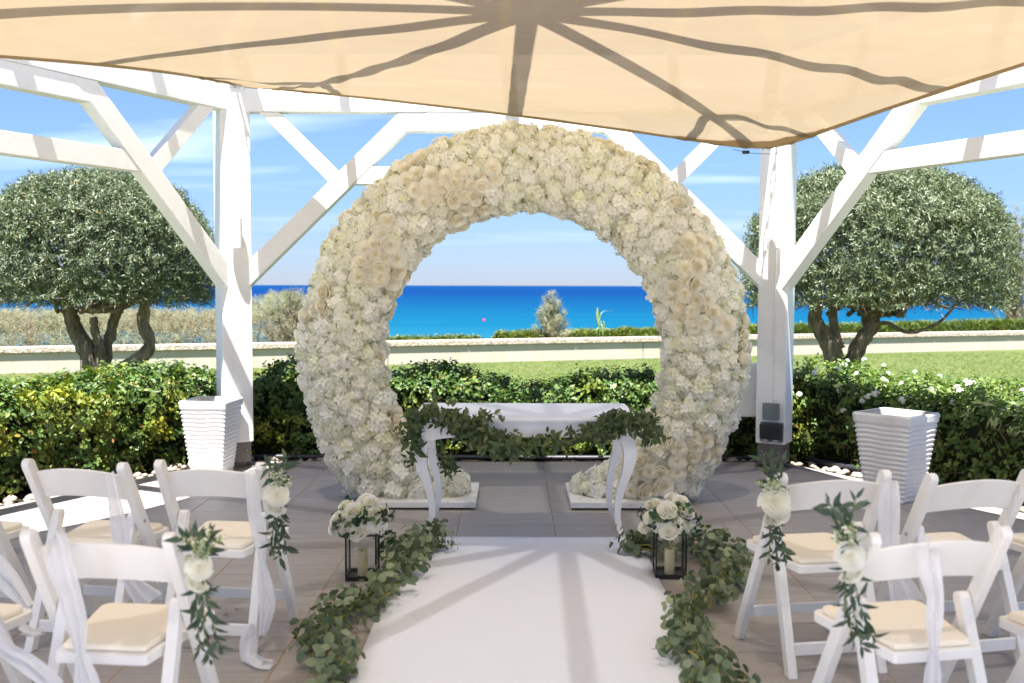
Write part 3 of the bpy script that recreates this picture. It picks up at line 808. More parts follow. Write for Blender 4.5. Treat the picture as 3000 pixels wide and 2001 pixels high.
def proto_hydrangea(seed):
    r = np.random.default_rng(seed); P = []
    n = 46; pts = []
    for i in range(n):
        z = 1 - (i + .5) / n * 1.15; a = i * 2.39996 + r.normal() * .15
        q = math.sqrt(max(0, 1 - z * z)); pts.append((q * math.cos(a), q * math.sin(a), z))
    pts = np.array(pts) + r.normal(size=(n, 3)) * .07
    # one floret: four rounded, slightly cupped petals
    pv = []; pt = []
    for k in range(4):
        a = k * math.pi / 2 + .1; c, s = math.cos(a), math.sin(a); o = len(pv)
        for (x, y, z) in ((0, .03, 0), (-.42, .48, .10), (-.26, .92, .16), (.26, .92, .16), (.42, .48, .10), (0, .55, .02)):
            pv.append((x * c - y * s, x * s + y * c, z))
        pt += [(o, o + 5, o + 1), (o + 1, o + 5, o + 2), (o + 2, o + 5, o + 3), (o + 3, o + 5, o + 4), (o + 4, o + 5, o)]
    pv = np.array(pv, float); pt = np.array(pt)
    nrm = unit(pts + r.normal(size=(n, 3)) * .24); d = r.normal(size=(n, 3))
    V_, T_, A_ = place(pv, pt, frames(nrm, d), pts * (0.80 + .12 * r.random((n, 1))), (.33 + .10 * r.random(n)), rnd=r.random(n) * .55)
    return V_, T_, A_
HYD = [proto_hydrangea(s) for s in (1, 2, 3, 4)]
def proto_rose(seed, opened=0.6):
    """cup of overlapping petals round a tight spiral heart"""
    r = np.random.default_rng(seed); V_ = []; T_ = []; A_ = []
    layers = [(2, .13, .86, .0, .30), (3, .24, .90, .05, .34), (3, .36, .90, .12, .38), (4, .50, .86, .22, .42), (5, .64, .78, .40, .48), (5, .80, .64, .70, .55), (5, .98, .44, 1.0, .55)]
    if opened < .5: layers = layers[:5]
    for li, (n, rad, h, op, dp) in enumerate(layers):
        for k in range(n):
            a0 = k * 2 * math.pi / n + li * 1.1 + r.normal() * .15; span = math.pi / n * 1.35; jit = 1 + r.normal() * .05; dz = r.normal() * .025
            o = len(V_); NU, NV = 6, 4
            for v in range(NV):
                t = v / (NV - 1)
                for u in range(NU):
                    s = u / (NU - 1) * 2 - 1; an = a0 + s * span
                    rr = rad * (.62 + .38 * t) * jit * (1 + .10 * s); zz = h - dp * (1 - t) - .10 * s * s * t + dz
                    if t > .6: q = (t - .6) / .4; rr += .13 * op * q; zz -= .10 * op * q
                    V_.append((rr * math.cos(an), rr * math.sin(an), zz)); A_.append(.30 * (1 - t) + .10 * (li < 3))
            for v in range(NV - 1):
                for u in range(NU - 1):
                    i = o + v * NU + u; T_ += [(i, i + 1, i + NU + 1), (i, i + NU + 1, i + NU)]
    o = len(V_); V_.append((0, 0, .80)); A_.append(.3)
    for k in range(10): V_.append((.62 * math.cos(k * .6283), .62 * math.sin(k * .6283), .30)); A_.append(.35)
    T_ += [(o, o + 1 + k, o + 1 + (k + 1) % 10) for k in range(10)]
    return np.array(V_), np.array(T_), np.array(A_)
def rose_mesh(pr):
    me = tri_mesh('rose', *pr); a = me.attributes.new('cen', 'FLOAT', 'POINT'); V_ = pr[0]
    rr = np.hypot(V_[:, 0], V_[:, 1]); dep = np.clip((1.02 - .45 * rr - V_[:, 2]) / .55, 0, 1)
    a.data.foreach_set('value', (np.clip(dep * (1.15 - rr * .75) + .55 * np.clip(1 - rr / .45, 0, 1), 0, 1) * .5).astype(np.float32)); return me
ROSE = [proto_rose(11), proto_rose(12), proto_rose(13, .3)]

def shoots(base, dirs, K, spacing, length, spread=0.9, size_var=0.3, whorl=2.4):
    """leaves along many little shoots: returns pos, y direction, normal, scale, rnd"""
    n = len(base); d = unit(dirs); ref = rng.normal(size=(n, 3)); a = unit(np.cross(d, ref)); b = np.cross(d, a)
    P = []; Y = []; Nn = []; S = []; Rr = []; sr = rng.random(n)
    for k in range(K):
        t = k * whorl + rng.normal(size=n) * .3
        side = a * np.cos(t)[:, None] + b * np.sin(t)[:, None]
        f = k / max(1, K - 1)
        y = side * spread + d * (0.25 + 0.75 * f) + rng.normal(size=(n, 3)) * .15
        P.append(base + d * (spacing * k) + rng.normal(size=(n, 3)) * spacing * .15); Y.append(y); Nn.append(d * 1.0 - side * 0.4 * (1 - f) + rng.normal(size=(n, 3)) * .25)
        S.append(length * (1 - .35 * f) * (1 + size_var * (rng.random(n) - .5) * 2)); Rr.append((sr * .6 + rng.random(n) * .4))
    return np.concatenate(P), np.concatenate(Y), np.concatenate(Nn), np.concatenate(S), np.concatenate(Rr)
def leaf_children(name, proto, mt, parent, P, Y, Nn, S, idx):
    """single leaves as parts of their thing, sharing one mesh"""
    me = tri_mesh(name, proto[0], proto[1]); me.materials.append(M[mt])
    Rm = frames(Nn[idx], Y[idx])
    off = np.array(parent.location)
    for q, i in enumerate(idx): link(name, me, None, parent, mat4(Rm[q], P[i] - off, float(S[i])))
def leaf_mass(name, proto, mt, parent, P, Y, Nn, S, Rr, kind='stuff'):
    V_, T_, A_ = place(proto[0], proto[1], frames(Nn, Y), P - (np.array(parent.location) if parent else 0), S, rnd=Rr)
    o = link(name, tri_mesh(name, V_, T_, A_), M[mt], parent); o['kind'] = kind
    return o
def nearest(P, n, zmin=-9, mask=None):
    d = np.linalg.norm(P - np.array((0, 0, CAM_H)), axis=1)
    ok = (np.abs(P[:, 0]) < 0.53 * P[:, 1]) & (P[:, 2] > zmin)
    if mask is not None: ok &= mask
    d = np.where(ok, d, 1e9); i = np.argsort(d)[:n]
    return i[d[i] < 1e8]

# ------------------------------------------------------------------ hedges round the terrace
def hedge(name, label, cat, A, B, out, wd, ht, nsh, K, ln, proto, mt, sp=0.02, lump=0.07, parts=260, twigs=0, htfn=None, core=True, group=None):
    A, B = np.array(A), np.array(B); L = np.linalg.norm(B - A); e = (B - A) / L; out = np.array(out)
    t = empty(name, tuple((A + B) / 2)); tag(t, label, cat, group)
    base = []; nr = []
    areas = np.array([L * ht * 1.25, L * wd, L * ht * .35, wd * ht * .5, wd * ht * .5]); areas /= areas.sum()
    for fi, m in enumerate((areas * nsh).astype(int)):
        s = rng.random(m) * L; v = rng.random(m); h = rng.random(m)
        if fi == 0: off = np.zeros(m); z = h ** .9 * ht; n = np.tile(-out, (m, 1))
        elif fi == 1: off = v * wd; z = np.full(m, ht); n = np.tile((0, 0, 1.), (m, 1))
        elif fi == 2: off = np.full(m, wd); z = h * ht; n = np.tile(out, (m, 1))
        elif fi == 3: s = np.zeros(m); off = v * wd; z = h * ht; n = np.tile(-e, (m, 1))
        else: s = np.full(m, L); off = v * wd; z = h * ht; n = np.tile(e, (m, 1))
        hs = np.array([1.0 if htfn is None else htfn(x / L) for x in s])
        z = z * hs
        p = A + e * s[:, None] + out * off[:, None]; p[:, 2] += z
        lm = np.array([mnoise.noise(Vector(q) * 2.6) + .5 * mnoise.noise(Vector(q) * 6.0) for q in p])
        # round the upper front edge
        edge = np.clip((z / ht - .8) / .2, 0, 1) * np.clip(1 - off / .25, 0, 1)
        p = p + n * (lm * lump)[:, None] - n * (np.abs(rng.normal(size=m)) * .055)[:, None] + out * (edge * .07)[:, None]; p[:, 2] -= edge * .05
        base.append(p); nr.append(n)
    base = np.concatenate(base); nr = np.concatenate(nr)
    base[:, 2] = np.maximum(base[:, 2], 0.015)
    dirs = nr * .9 + np.array((0, 0, .55)) + rng.normal(size=nr.shape) * .55
    P, Y, Nn, S, Rr = shoots(base, dirs, K, sp, ln)
    P[:, 2] = np.maximum(P[:, 2], 0.02)
    idx = nearest(P, parts, 0.1); rest = np.setdiff1d(np.arange(len(P)), idx)
    leaf_mass('foliage', proto, mt, t, P[rest], Y[rest], Nn[rest], S[rest], Rr[rest])
    leaf_children('leaf', proto, mt, t, P, Y, Nn, S, idx)
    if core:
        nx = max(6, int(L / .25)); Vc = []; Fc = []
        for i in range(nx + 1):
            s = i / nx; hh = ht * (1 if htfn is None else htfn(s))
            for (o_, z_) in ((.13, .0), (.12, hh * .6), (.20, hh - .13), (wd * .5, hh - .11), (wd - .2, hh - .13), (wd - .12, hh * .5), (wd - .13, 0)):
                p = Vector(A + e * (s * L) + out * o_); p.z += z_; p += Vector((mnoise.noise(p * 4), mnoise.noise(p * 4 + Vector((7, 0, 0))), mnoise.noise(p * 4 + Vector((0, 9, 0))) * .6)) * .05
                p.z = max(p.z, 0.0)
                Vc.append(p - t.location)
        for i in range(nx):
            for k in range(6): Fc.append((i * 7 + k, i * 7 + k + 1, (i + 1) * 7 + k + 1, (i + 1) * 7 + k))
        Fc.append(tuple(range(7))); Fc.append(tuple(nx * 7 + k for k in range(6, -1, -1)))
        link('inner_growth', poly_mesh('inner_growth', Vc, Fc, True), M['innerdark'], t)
    if twigs:
        mb = MB()
        for i in range(twigs):
            s = rng.random() * L; z0 = rng.random() * .35; p = Vector(A + e * s) + Vector(out) * (.06 + .25 * rng.random()); p.z = z0
            dv = Vector(rng.normal(size=3)) * .6 + Vector((0, 0, .55)) - Vector(out) * .15
            pts = [p]
            for q in range(4):
                dv = (dv + Vector(rng.normal(size=3)) * .5).normalized(); dv.z = max(dv.z, -.2); pts.append(pts[-1] + dv * (.05 + .07 * rng.random()))
            for q in pts: q.z = max(q.z, .01)
            mb.tube([q - t.location for q in spline(pts, 8)], [.007 - .0007 * q for q in range(8)], 5)
        o = mb.build('twigs', M['twig'], t, smooth=True); o['kind'] = 'stuff'
    return t, base, nr
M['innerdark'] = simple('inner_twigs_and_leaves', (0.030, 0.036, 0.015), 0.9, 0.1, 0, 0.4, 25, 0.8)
def edge_line(k, off):
    n = Vector((math.cos(R(60 * k + 30)), math.sin(R(60 * k + 30)), 0)); ap = (HS + .30) * math.cos(R(30)) + off
    return n, ap
def on_edge(k, s, off):                    # point along hexagon edge k, s metres from its middle, off metres outside the tiles
    n, ap = edge_line(k, off); t = Vector((-n.y, n.x, 0)); return PC + n * ap + t * s
# glossy hedge behind the arch (edge 1), and along the side of the long row of chairs (edge 2); lantana on edge 0
nB, _ = edge_line(1, 0)
def hb(s): return .92 + .10 * math.sin(s * 23) + .07 * math.sin(s * 9 + 1) - (.16 if s < .10 else 0)
h1, hb1, hn1 = hedge('glossy_hedge', 'glossy dark green hedge behind the white table and flower arch', 'hedge', on_edge(1, -2.75, .15), on_edge(1, 2.60, .15), nB, .75, .74, 2900, 7, .057, L_OVAL, 'carissa', .018, htfn=hb)
nL, _ = edge_line(2, 0)
hedge('glossy_hedge', 'glossy hedge with yellow-green young leaves beside the front-on planter', 'hedge', on_edge(2, -2.65, .20), on_edge(2, 2.6, .20), nL, .95, .72, 3600, 7, .060, L_OVAL, 'carissa', .018, htfn=lambda s: 1.0 + .05 * math.sin(s * 17), parts=300)
nR, _ = edge_line(0, 0)
h3, hb3, hn3 = hedge('lantana_hedge', 'twiggy lantana hedge with white flower heads behind the corner-on planter', 'hedge', on_edge(0, -2.6, .22), on_edge(0, 2.62, .22), nR, .90, .70, 2300, 6, .060, L_LANT, 'lantana', .022, lump=.10, twigs=260, htfn=lambda s: .93 + .16 * s + .05 * math.sin(s * 21), parts=300)
# white lantana heads
def flower_ball(seed, n=16):
    r = np.random.default_rng(seed); pts = unit(r.normal(size=(n, 3)) + np.array((0, 0, .8))); pts[:, 2] = np.abs(pts[:, 2])
    f = []; t = []
    for k in range(5):
        a = k * 2 * math.pi / 5; c, s = math.cos(a), math.sin(a); o = len(f)
        for (x, y) in ((0, 0), (-.25, .5), (0, .8), (.25, .5)): f.append((x * c - y * s, x * s + y * c, .1 * y))
        t += [(o, o + 2, o + 1), (o, o + 3, o + 2)]
    return place(np.array(f, float), np.array(t), frames(pts, r.normal(size=(n, 3))), pts * .75, np.full(n, .55), rnd=r.random(n))
fb = [tri_mesh('flower_head', *flower_ball(s)) for s in (1, 2, 3)]
for m_ in fb: m_.materials.append(M['blossom'])
def blooms(t, base, nr, n, size, me, name, zlo=0.2, facing=None):
    ok = np.where((base[:, 2] > zlo) & (np.abs(base[:, 0]) < .53 * base[:, 1]))[0]
    w_ = base[ok, 2] ** 3; w_ /= w_.sum()
    for i in rng.choice(ok, n, replace=False, p=w_):
        d = nr[i] + np.array((0, -.3, .5)); p = base[i] + unit(d) * .10 - np.array(t.location)
        link(name, me[rng.integers(len(me))], None, t, mat4(frames(d[None], rng.normal(size=(1, 3)))[0], p, float(size * (.7 + .5 * rng.random()))))
blooms(h3, hb3, hn3, 46, .030, fb, 'flower_head')
star = leaf_diamond(.28); sv, st_, sa = [], [], []
star_me = tri_mesh('star_flower', *place(star[0], star[1], frames(np.tile((0, 0, 1.), (5, 1)), np.array([(math.cos(a), math.sin(a), .1) for a in np.arange(5) * 1.2566])), np.zeros((5, 3)), np.ones(5), rnd=np.zeros(5)))
star_me.materials.append(M['blossom'])
blooms(h1, hb1, hn1, 14, .030, [star_me], 'star_flower', .3)
# taller shoots of the glossy hedge beside the arch
def sprout(px, py, Y, label, n=26, hgt=.5, wid=.16):
    top = ad(px, py, Y); t = empty('hedge_shoot_cluster', (top.x, Y, .0)); tag(t, label, 'shrub')
    mb = MB(); base = []; dirs = []
    for i in range(5):
        x = rng.normal() * wid * .6; y = rng.normal() * .06; z1 = top.z * (1 if i == 0 else .78 + .15 * rng.random())
        pts = spline([(x * .3, y * .3, 0), (x * .7, y, z1 * .5), (x if i else 0, y, z1)], 10); mb.tube(pts, [.006 - .0004 * q for q in range(10)], 5)
        for q in range(n):
            f = .25 + .75 * q / n; p = pts[min(9, int(f * 9))]; base.append((p.x + t.location.x, p.y + t.location.y, f * z1)); dirs.append((rng.normal() * .7, rng.normal() * .7 - .3, 1.0))
    mb.build('stem', M['twig'], t, smooth=True)
    P, Y_, Nn, S, Rr = shoots(np.array(base), np.array(dirs), 6, .014, .046)
    idx = nearest(P, 120); rest = np.setdiff1d(np.arange(len(P)), idx)
    leaf_mass('foliage', L_OVAL, 'carissa', t, P[rest], Y_[rest], Nn[rest], S[rest], Rr[rest]); leaf_children('leaf', L_OVAL, 'carissa', t, P, Y_, Nn, S, idx)
sprout(634, 838, 9.05, 'tall leafy hedge shoot between the post and the arch')
sprout(690, 900, 9.1, 'shorter leafy hedge shoots against the outer curve of the arch', wid=.2)
sprout(1490, 845, 9.15, 'bushy hedge shoots inside the arch by its socket side', wid=.16)

# pebbles along the edge of the tiles
pb = []
for s in range(4):
    bm = bmesh.new(); bmesh.ops.create_icosphere(bm, subdivisions=2, radius=1)
    for v in bm.verts:
        f = 1 + .22 * mnoise.noise(v.co * 1.3 + Vector((s * 5, 0, 0))); v.co = Vector((v.co.x * f, v.co.y * f * .75, v.co.z * .55 * f))
    me = bpy.data.meshes.new('pebble'); bm.to_mesh(me); bm.free(); me.materials.append(M['pebble'])
    for p in me.polygons: p.use_smooth = True
    pb.append(me)
for k, n, lo, hi in ((2, 80, -2.4, 1.6), (0, 100, -1.6, 2.4), (1, 26, 1.2, 2.4), (1, 30, -2.5, -1.3)):
    for i in range(n):
        p = on_edge(k, lo + (hi - lo) * (i + rng.random()) / n, .03 + .12 * rng.random()); s = .028 + .03 * rng.random()
        o = link('pebble', pb[i % 4], None, bed); o.location = (p.x, p.y, -.02 + s * .45); o.rotation_euler = (rng.normal() * .2, rng.normal() * .2, rng.random() * 6.28); o.scale = (s, s, s)
mb = MB(); mb.tube(spline([on_edge(1, 2.5, .10) + Vector((0, 0, .02)), on_edge(1, 1.0, .09) + Vector((0, 0, .022)), on_edge(1, -.6, .10) + Vector((0, 0, .018)), on_edge(1, -2.2, .09) + Vector((0, 0, .02))], 30), .024, 8)
tag(mb.build('irrigation_pipe', M['pipe'], None, smooth=True), 'black irrigation pipe along the foot of the hedge behind the arch', 'pipe')
mb = MB(); mb.tube(spline([on_edge(0, 2.3, .17) + Vector((0, 0, .03)), on_edge(0, .8, .19) + Vector((0, 0, .035)), on_edge(0, -.6, .17) + Vector((0, 0, .03)), on_edge(0, -2.2, .19) + Vector((0, 0, .03))], 30), .028, 8)
tag(mb.build('irrigation_pipe', M['pipe'], None, smooth=True), 'black irrigation pipe behind the pebbles under the lantana hedge', 'pipe')

# ------------------------------------------------------------------ clipped olive trees
def olive(label, Yd, cx, halfw, ztop, zmid, zbot, stems, nsh, seed, skirt=1.0):
    r = np.random.default_rng(seed); base_p = stems[0][0][0]
    t = empty('olive_tree', (base_p.x, Yd, -.03)); tag(t, label, 'tree', 'clipped olive trees on the lawn')
    off = t.location.copy(); tr = None
    for i, (pts, r0, r1) in enumerate(stems):
        n = 22; P = spline(pts, n); mb = MB(); ps = []
        for q, p in enumerate(P):
            j = Vector((mnoise.noise(p * 5 + Vector((i, 0, 0))), mnoise.noise(p * 5 + Vector((0, i, 3))), 0)) * .03; ps.append(p + j - off)
        mb.tube(ps, [(r0 + (r1 - r0) * (q / (n - 1)) ** .7) * (1 + .34 * mnoise.noise(Vector((q * .7, i * 3.1, seed)))) for q in range(n)], 10)
        o = mb.build('trunk' if i == 0 else 'limb', M['bark'], t, smooth=True)
    # crown
    m = nsh
    d = unit(r.normal(size=(m, 3))); d[:, 2] = np.where(d[:, 2] < -.35, -d[:, 2], d[:, 2])
    rad = 1 - np.abs(r.normal(size=m)) * .16; rad = np.clip(rad, .45, 1.02)
    lm = np.array([mnoise.noise(Vector(q) * 2.2 + Vector((seed, 0, 0))) * .07 + mnoise.noise(Vector(q) * 6 + Vector((seed, 0, 0))) * .035 for q in d]); rad = rad * (1 + lm)
    p = np.empty((m, 3)); hx = np.sign(d[:, 0]) * np.abs(d[:, 0]) ** .9
    p[:, 0] = cx + hx * halfw * rad; p[:, 1] = Yd + d[:, 1] * halfw * .95 * rad
    p[:, 2] = np.where(d[:, 2] >= 0, zmid + np.abs(d[:, 2]) ** .92 * (ztop - zmid) * rad, zmid + d[:, 2] * (zmid - zbot) * 2.2 * rad)
    p[:, 2] = np.maximum(p[:, 2], zbot - .1 * r.random(m) + .10 * (1 - np.minimum(1, np.hypot((p[:, 0] - cx) / halfw, (p[:, 1] - Yd) / halfw)))) 
    fill = r.random((m // 4, 3)) * 2 - 1; fill = fill[np.linalg.norm(fill, axis=1) < 1]
    pf = np.stack([cx + fill[:, 0] * halfw * .85, Yd + fill[:, 1] * halfw * .85, np.where(fill[:, 2] > 0, zmid + fill[:, 2] * (ztop - zmid) * .85, zmid + fill[:, 2] * (zmid - zbot) * .8)], 1)
    base = np.concatenate([p, pf]); dirs = np.concatenate([d, unit(fill)]) + np.array((0, -.05, .25)) + r.normal(size=(len(base), 3)) * .5
    P, Y, Nn, S, Rr = shoots(base - unit(dirs) * .05, dirs, 12, .013, .069, spread=.75, size_var=.3)
    Nn = Nn + rng.normal(size=Nn.shape) * .6
    leaf_mass('crown', L_DIA, 'olive', t, P, Y, Nn, S, Rr)
    # bare twigs under the crown
    mb = MB()
    for i in range(240):
        a = r.random() * 6.28; q = (.3 + .7 * r.random() ** .5) * halfw; s = Vector((cx + math.cos(a) * q * .95, Yd + math.sin(a) * q * .9, zbot + .18 + .15 * r.random())); dv = Vector((math.cos(a) + r.normal() * .5, math.sin(a) + r.normal() * .5, -.2 + r.normal() * .3)).normalized()
        L_ = .12 + .22 * r.random(); pts = [s - dv * L_ * .5, s + dv * L_ * .1 + Vector((0, 0, -.05)), s + dv * L_ * .5 + Vector((r.normal() * .03, 0, -.06))]
        mb.tube([x - off for x in spline(pts, 5)], [.007, .006, .005, .004, .003], 4)
    for i in range(34):                    # inner branches
        a = r.random() * 6.28; q = (.5 + .4 * r.random()) * halfw; s = Vector((cx + r.normal() * .2, Yd + r.normal() * .2, zbot + .05)); e = Vector((cx + math.cos(a) * q, Yd + math.sin(a) * q, zmid + (ztop - zmid) * .55 * r.random()))
        mid = s.lerp(e, .5) + Vector((0, 0, -.12)); mb.tube([x - off for x in spline([s, mid, e], 8)], [.035 - .0038 * k for k in range(8)], 5)
    o = mb.build('twigs', M['bark'], t, smooth=True); o['kind'] = 'stuff'
    return t
YO = 13.4
def S_(pts, r0, r1): return ([ad(x, y, YO + dy) for x, y, dy in pts], r0, r1)
bl = ad(238, 893, YO); bl.z = -.03
stl = [S_([(238, 895, 0), (215, 830, 0), (180, 770, 0), (158, 715, 0), (150, 650, 0)], .165, .075), S_([(238, 880, -.08), (232, 830, -.1), (222, 780, -.1), (214, 728, -.12)], .10, .05), S_([(242, 880, .05), (240, 815, .08), (256, 760, .1), (268, 710, .1), (275, 640, .1)], .10, .05), S_([(245, 890, -.05), (285, 845, -.1), (330, 815, -.12), (343, 785, -.12), (330, 745, -.1), (332, 700, -.1), (340, 640, -.1)], .115, .065)]
stl[0][0][0].z = -.06
olive('clipped domed olive tree with four splayed stems beside the scrub bank', YO, ad(225, 700, YO).x, 1.54, ad(200, 392, YO).z, ad(200, 620, YO).z, ad(200, 724, YO).z, stl, 10500, 3)
str_ = [S_([(1938, 890, 0), (1915, 820, 0), (1888, 765, 0), (1872, 722, 0), (1880, 660, 0)], .165, .075), S_([(1940, 875, .05), (1968, 800, 0), (2002, 750, 0), (2008, 710, 0), (2000, 650, 0)], .125, .075), S_([(1930, 800, .1), (1916, 760, .12), (1912, 715, .12), (1915, 650, .1)], .07, .055), S_([(2004, 745, -.05), (2040, 742, -.2), (2075, 762, -.3), (2120, 758, -.3), (2165, 735, -.25), (2200, 690, -.2)], .035, .018), S_([(1985, 790, .1), (1992, 760, .12), (1985, 720, .12), (1978, 650, .1)], .07, .05)]
str_[0][0][0].z = -.06
olive('wider clipped olive tree with a forked trunk behind the lantana hedge', YO, ad(2008, 700, YO).x, 1.72, ad(2015, 375, YO).z, ad(2015, 610, YO).z, ad(2015, 732, YO).z, str_, 12000, 8)

# ------------------------------------------------------------------ beyond the wall
def wpt(px, off):                          # the ground point behind the wall in the column of a pixel (display units)
    r = ray(px * K, 900); d2 = Vector((r.x, r.y)); o = wa + wn * off
    den = d2.x * wdir.y - d2.y * wdir.x; s = (o.x * wdir.y - o.y * wdir.x) / den
    return Vector((d2.x * s, d2.y * s, 0))
def low_hedge(x0, x1, h0, h1_, label, nsh):
    A, B = wpt(x0, .75), wpt(x1, .75); t = empty('low_hedge', tuple((A + B) / 2)); tag(t, label, 'hedge'); L = (B - A).length; e = np.array((B - A).normalized()); out = np.array(wn)
    s = rng.random(nsh) * L; th = rng.random(nsh) * 3.14; q = .85 + .15 * rng.random(nsh); hh = h0 + (h1_ - h0) * s / L
    hh = hh * (1 + .10 * np.array([mnoise.noise(Vector((x * 1.1, 3.3, 0))) for x in s]) + .05 * np.array([mnoise.noise(Vector((x * 4.1, 1.3, 0))) for x in s]))
    p = np.array(A) + e * s[:, None] + out * (-np.cos(th) * .42 * q)[:, None]; p[:, 2] = -.03 + np.minimum(hh * np.sin(th) ** .5 * q * 1.02, hh)
    n = -out * np.cos(th)[:, None] * -1 + np.array((0, 0, 1)) * np.sin(th)[:, None]
    P, Y, Nn, S, Rr = shoots(p, n + rng.normal(size=p.shape) * .5 + np.array((0, 0, .3)), 6, .02, .070)
    leaf_mass('foliage', leaf_diamond(.5), 'lowhedge', t, P, Y, Nn, S, Rr)
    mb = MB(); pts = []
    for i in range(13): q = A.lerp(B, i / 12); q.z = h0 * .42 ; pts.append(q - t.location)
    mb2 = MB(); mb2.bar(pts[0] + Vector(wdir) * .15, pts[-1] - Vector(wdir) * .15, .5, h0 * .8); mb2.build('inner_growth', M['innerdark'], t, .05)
def htop(px, py, off=.75): p = wpt(px, off); return ad(px, py, p.y).z + .03
low_hedge(1141, 1760, htop(1141, 768), htop(1700, 753), 'low clipped green hedge behind the wall to the right of the sea gap', 6500)
low_hedge(1762, 2480, htop(1762, 750), htop(2351, 738), 'low green hedge beyond the wall behind the forked olive tree', 6000)
low_hedge(700, 1097, htop(700, 782), htop(1097, 777), 'shorter low hedge on the wall to the left of the sea gap', 3000)

def plume(name, label, px, ytop, off, wid, nst, K=16, zb=-.03, mt='plume', ln=.06, cat='shrub', spread=1.0, lowlean=.2):
    b = wpt(px, off); H = ad(px, ytop, b.y).z; t = empty(name, (b.x, b.y, zb)); tag(t, label, cat); mb = MB(); base = []; dirs = []
    for i in range(nst):
        a = rng.random() * 6.28; f = rng.random() ** .7; top = Vector((math.cos(a) * wid * f * spread, math.sin(a) * wid * .6 * f, (H - zb) * (1 - .62 * f * f) * (.8 + .2 * rng.random() if i else 1.0)))
        pts = spline([(0, 0, 0), (top.x * .35, top.y * .35, top.z * .5), top], 12); mb.tube(pts, [.012 - .0009 * q for q in range(12)], 4)
        for q in range(4, 12):
            dv = (pts[q] - pts[q - 1]).normalized()
            for _ in range(3):
                base.append(pts[q] + t.location - dv * .03 * rng.random()); dirs.append(dv * .8 + Vector(rng.normal(size=3)) * .75 + Vector((0, 0, .3)))
    mb.build('stem', M['twig'], t, smooth=True)
    P, Y, Nn, S, Rr = shoots(np.array(base), np.array(dirs), K, .013, ln, spread=.45)
    leaf_mass('foliage', leaf_diamond(.15), mt, t, P, Y, Nn, S, Rr)
plume('tamarisk_bush', 'small feathery grey-green tamarisk bush standing against the sea inside the arch', 1265, 672, .5, .42, 60, 12, ln=.07)
plume('tamarisk_bush', 'tall pale tamarisk bush rising from the scrub beside the arch', 668, 668, 1.2, .75, 60, 12, mt='scrub', ln=.07)
plume('feathery_tree', 'hazy feathery tree beyond the wall beside the wider olive', 2325, 470, 2.6, 1.0, 60, 14, ln=.10, cat='tree')
# bent stalk with strap leaves
def stalk():
    b = wpt(1376, .5); t = empty('agave_stalk', (b.x, b.y, -.03)); tag(t, 'pale green bent stalk with strap leaves standing above the low hedge', 'plant')
    H = ad(1374, 706, b.y).z; k = (ad(1400, 700, b.y).x - ad(1380, 700, b.y).x) / 20
    mb = MB(); mb.tube(spline([(0, 0, 0), (.01, 0, H * .5), (0, 0, H * .8)], 8), [.018, .018, .017, .016, .015, .014, .013, .012], 6); mb.build('stem', M['stem_green'], t, smooth=True)
    for pts, wd in (([(0, 0, .62 * H), (-4 * k, 0, .85 * H), (-4 * k, 0, H + .03)], .07), ([(0, 0, .75 * H), (6 * k, 0, .93 * H), (24 * k, .05, .965 * H), (30 * k, .05, .95 * H)], .03), ([(0, 0, .70 * H), (6 * k, -.02, .66 * H), (9 * k, -.02, .40 * H)], .05), ([(0, 0, .62 * H), (-5 * k, -.02, .58 * H), (-6 * k, 0, .38 * H)], .045), ([(0, 0, .72 * H), (10 * k, .02, .74 * H), (12 * k, .03, .56 * H)], .04)):
        ps = spline(pts, 10); Vv = []; Fv = []
        for i, p in enumerate(ps):
            ww = wd * math.sin(math.pi * (.15 + .8 * i / 9)) / 2
            Vv += [p + Vector((-ww, 0, 0)), p + Vector((0, .012, 0)), p + Vector((ww, 0, 0)), p + Vector((0, -.006, 0))]
        for i in range(9):
            for c in range(4): Fv.append((i * 4 + c, i * 4 + (c + 1) % 4, i * 4 + 4 + (c + 1) % 4, i * 4 + 4 + c))
        link('strap_leaf', poly_mesh('strap_leaf', Vv, Fv, True), M['strap'], t)
M['strap'] = simple('strap_leaf_green', (0.22, 0.33, 0.12), 0.5, 0.3)
stalk()
# scrub bank on the left behind the wall
def scrub():
    n = 7600; x = -50 + rng.random(n) * 745; off = .5 + rng.random(n) ** 1.3 * 3.2
    P0 = []; D0 = []
    for i in range(n):
        b = wpt(x[i], off[i]); hh = 1.02 + .10 * mnoise.noise(Vector((b.x * .7, b.y * .7, 0))) + .12 * mnoise.noise(Vector((b.x * 2.1, b.y * 2.1, 5)))
        if x[i] > 520: hh += .36 * min(1, (x[i] - 520) / 130)
        if off[i] < 1.1: hh *= .55 + .45 * (off[i] - .5) / .6
        f = rng.random() ** .55 if off[i] < 1.6 else .6 + .4 * rng.random()
        P0.append((b.x, b.y, -.05 + f * hh)); D0.append((rng.normal() * .6, -.55 + rng.normal() * .5, .7 + rng.normal() * .3))
    P, Y, Nn, S, Rr = shoots(np.array(P0), np.array(D0), 10, .018, .085, spread=.7)
    o = leaf_mass('coastal_scrub', L_NEEDLE if False else leaf_diamond(.14), 'scrub', None, P, Y, Nn, S, Rr)
    tag(o, 'dry grey-green and straw coloured scrub massed behind the wall', 'scrub')
    mb = MB()
    for i in range(260):
        b = wpt(-50 + rng.random() * 720, .7 + rng.random() * 1.5); a = Vector((rng.normal() * .3, rng.normal() * .2, .7 + .3 * rng.random())); mb.tube(spline([b, b + a * .5 + Vector((rng.normal() * .08, 0, 0)), b + a], 6), [.010, .009, .008, .006, .005, .003], 4)
    o = mb.build('scrub_stems', M['twig'], None, smooth=True); tag(o, 'bare brown twigs inside the scrub behind the wall', 'twigs', kind='stuff')
scrub()
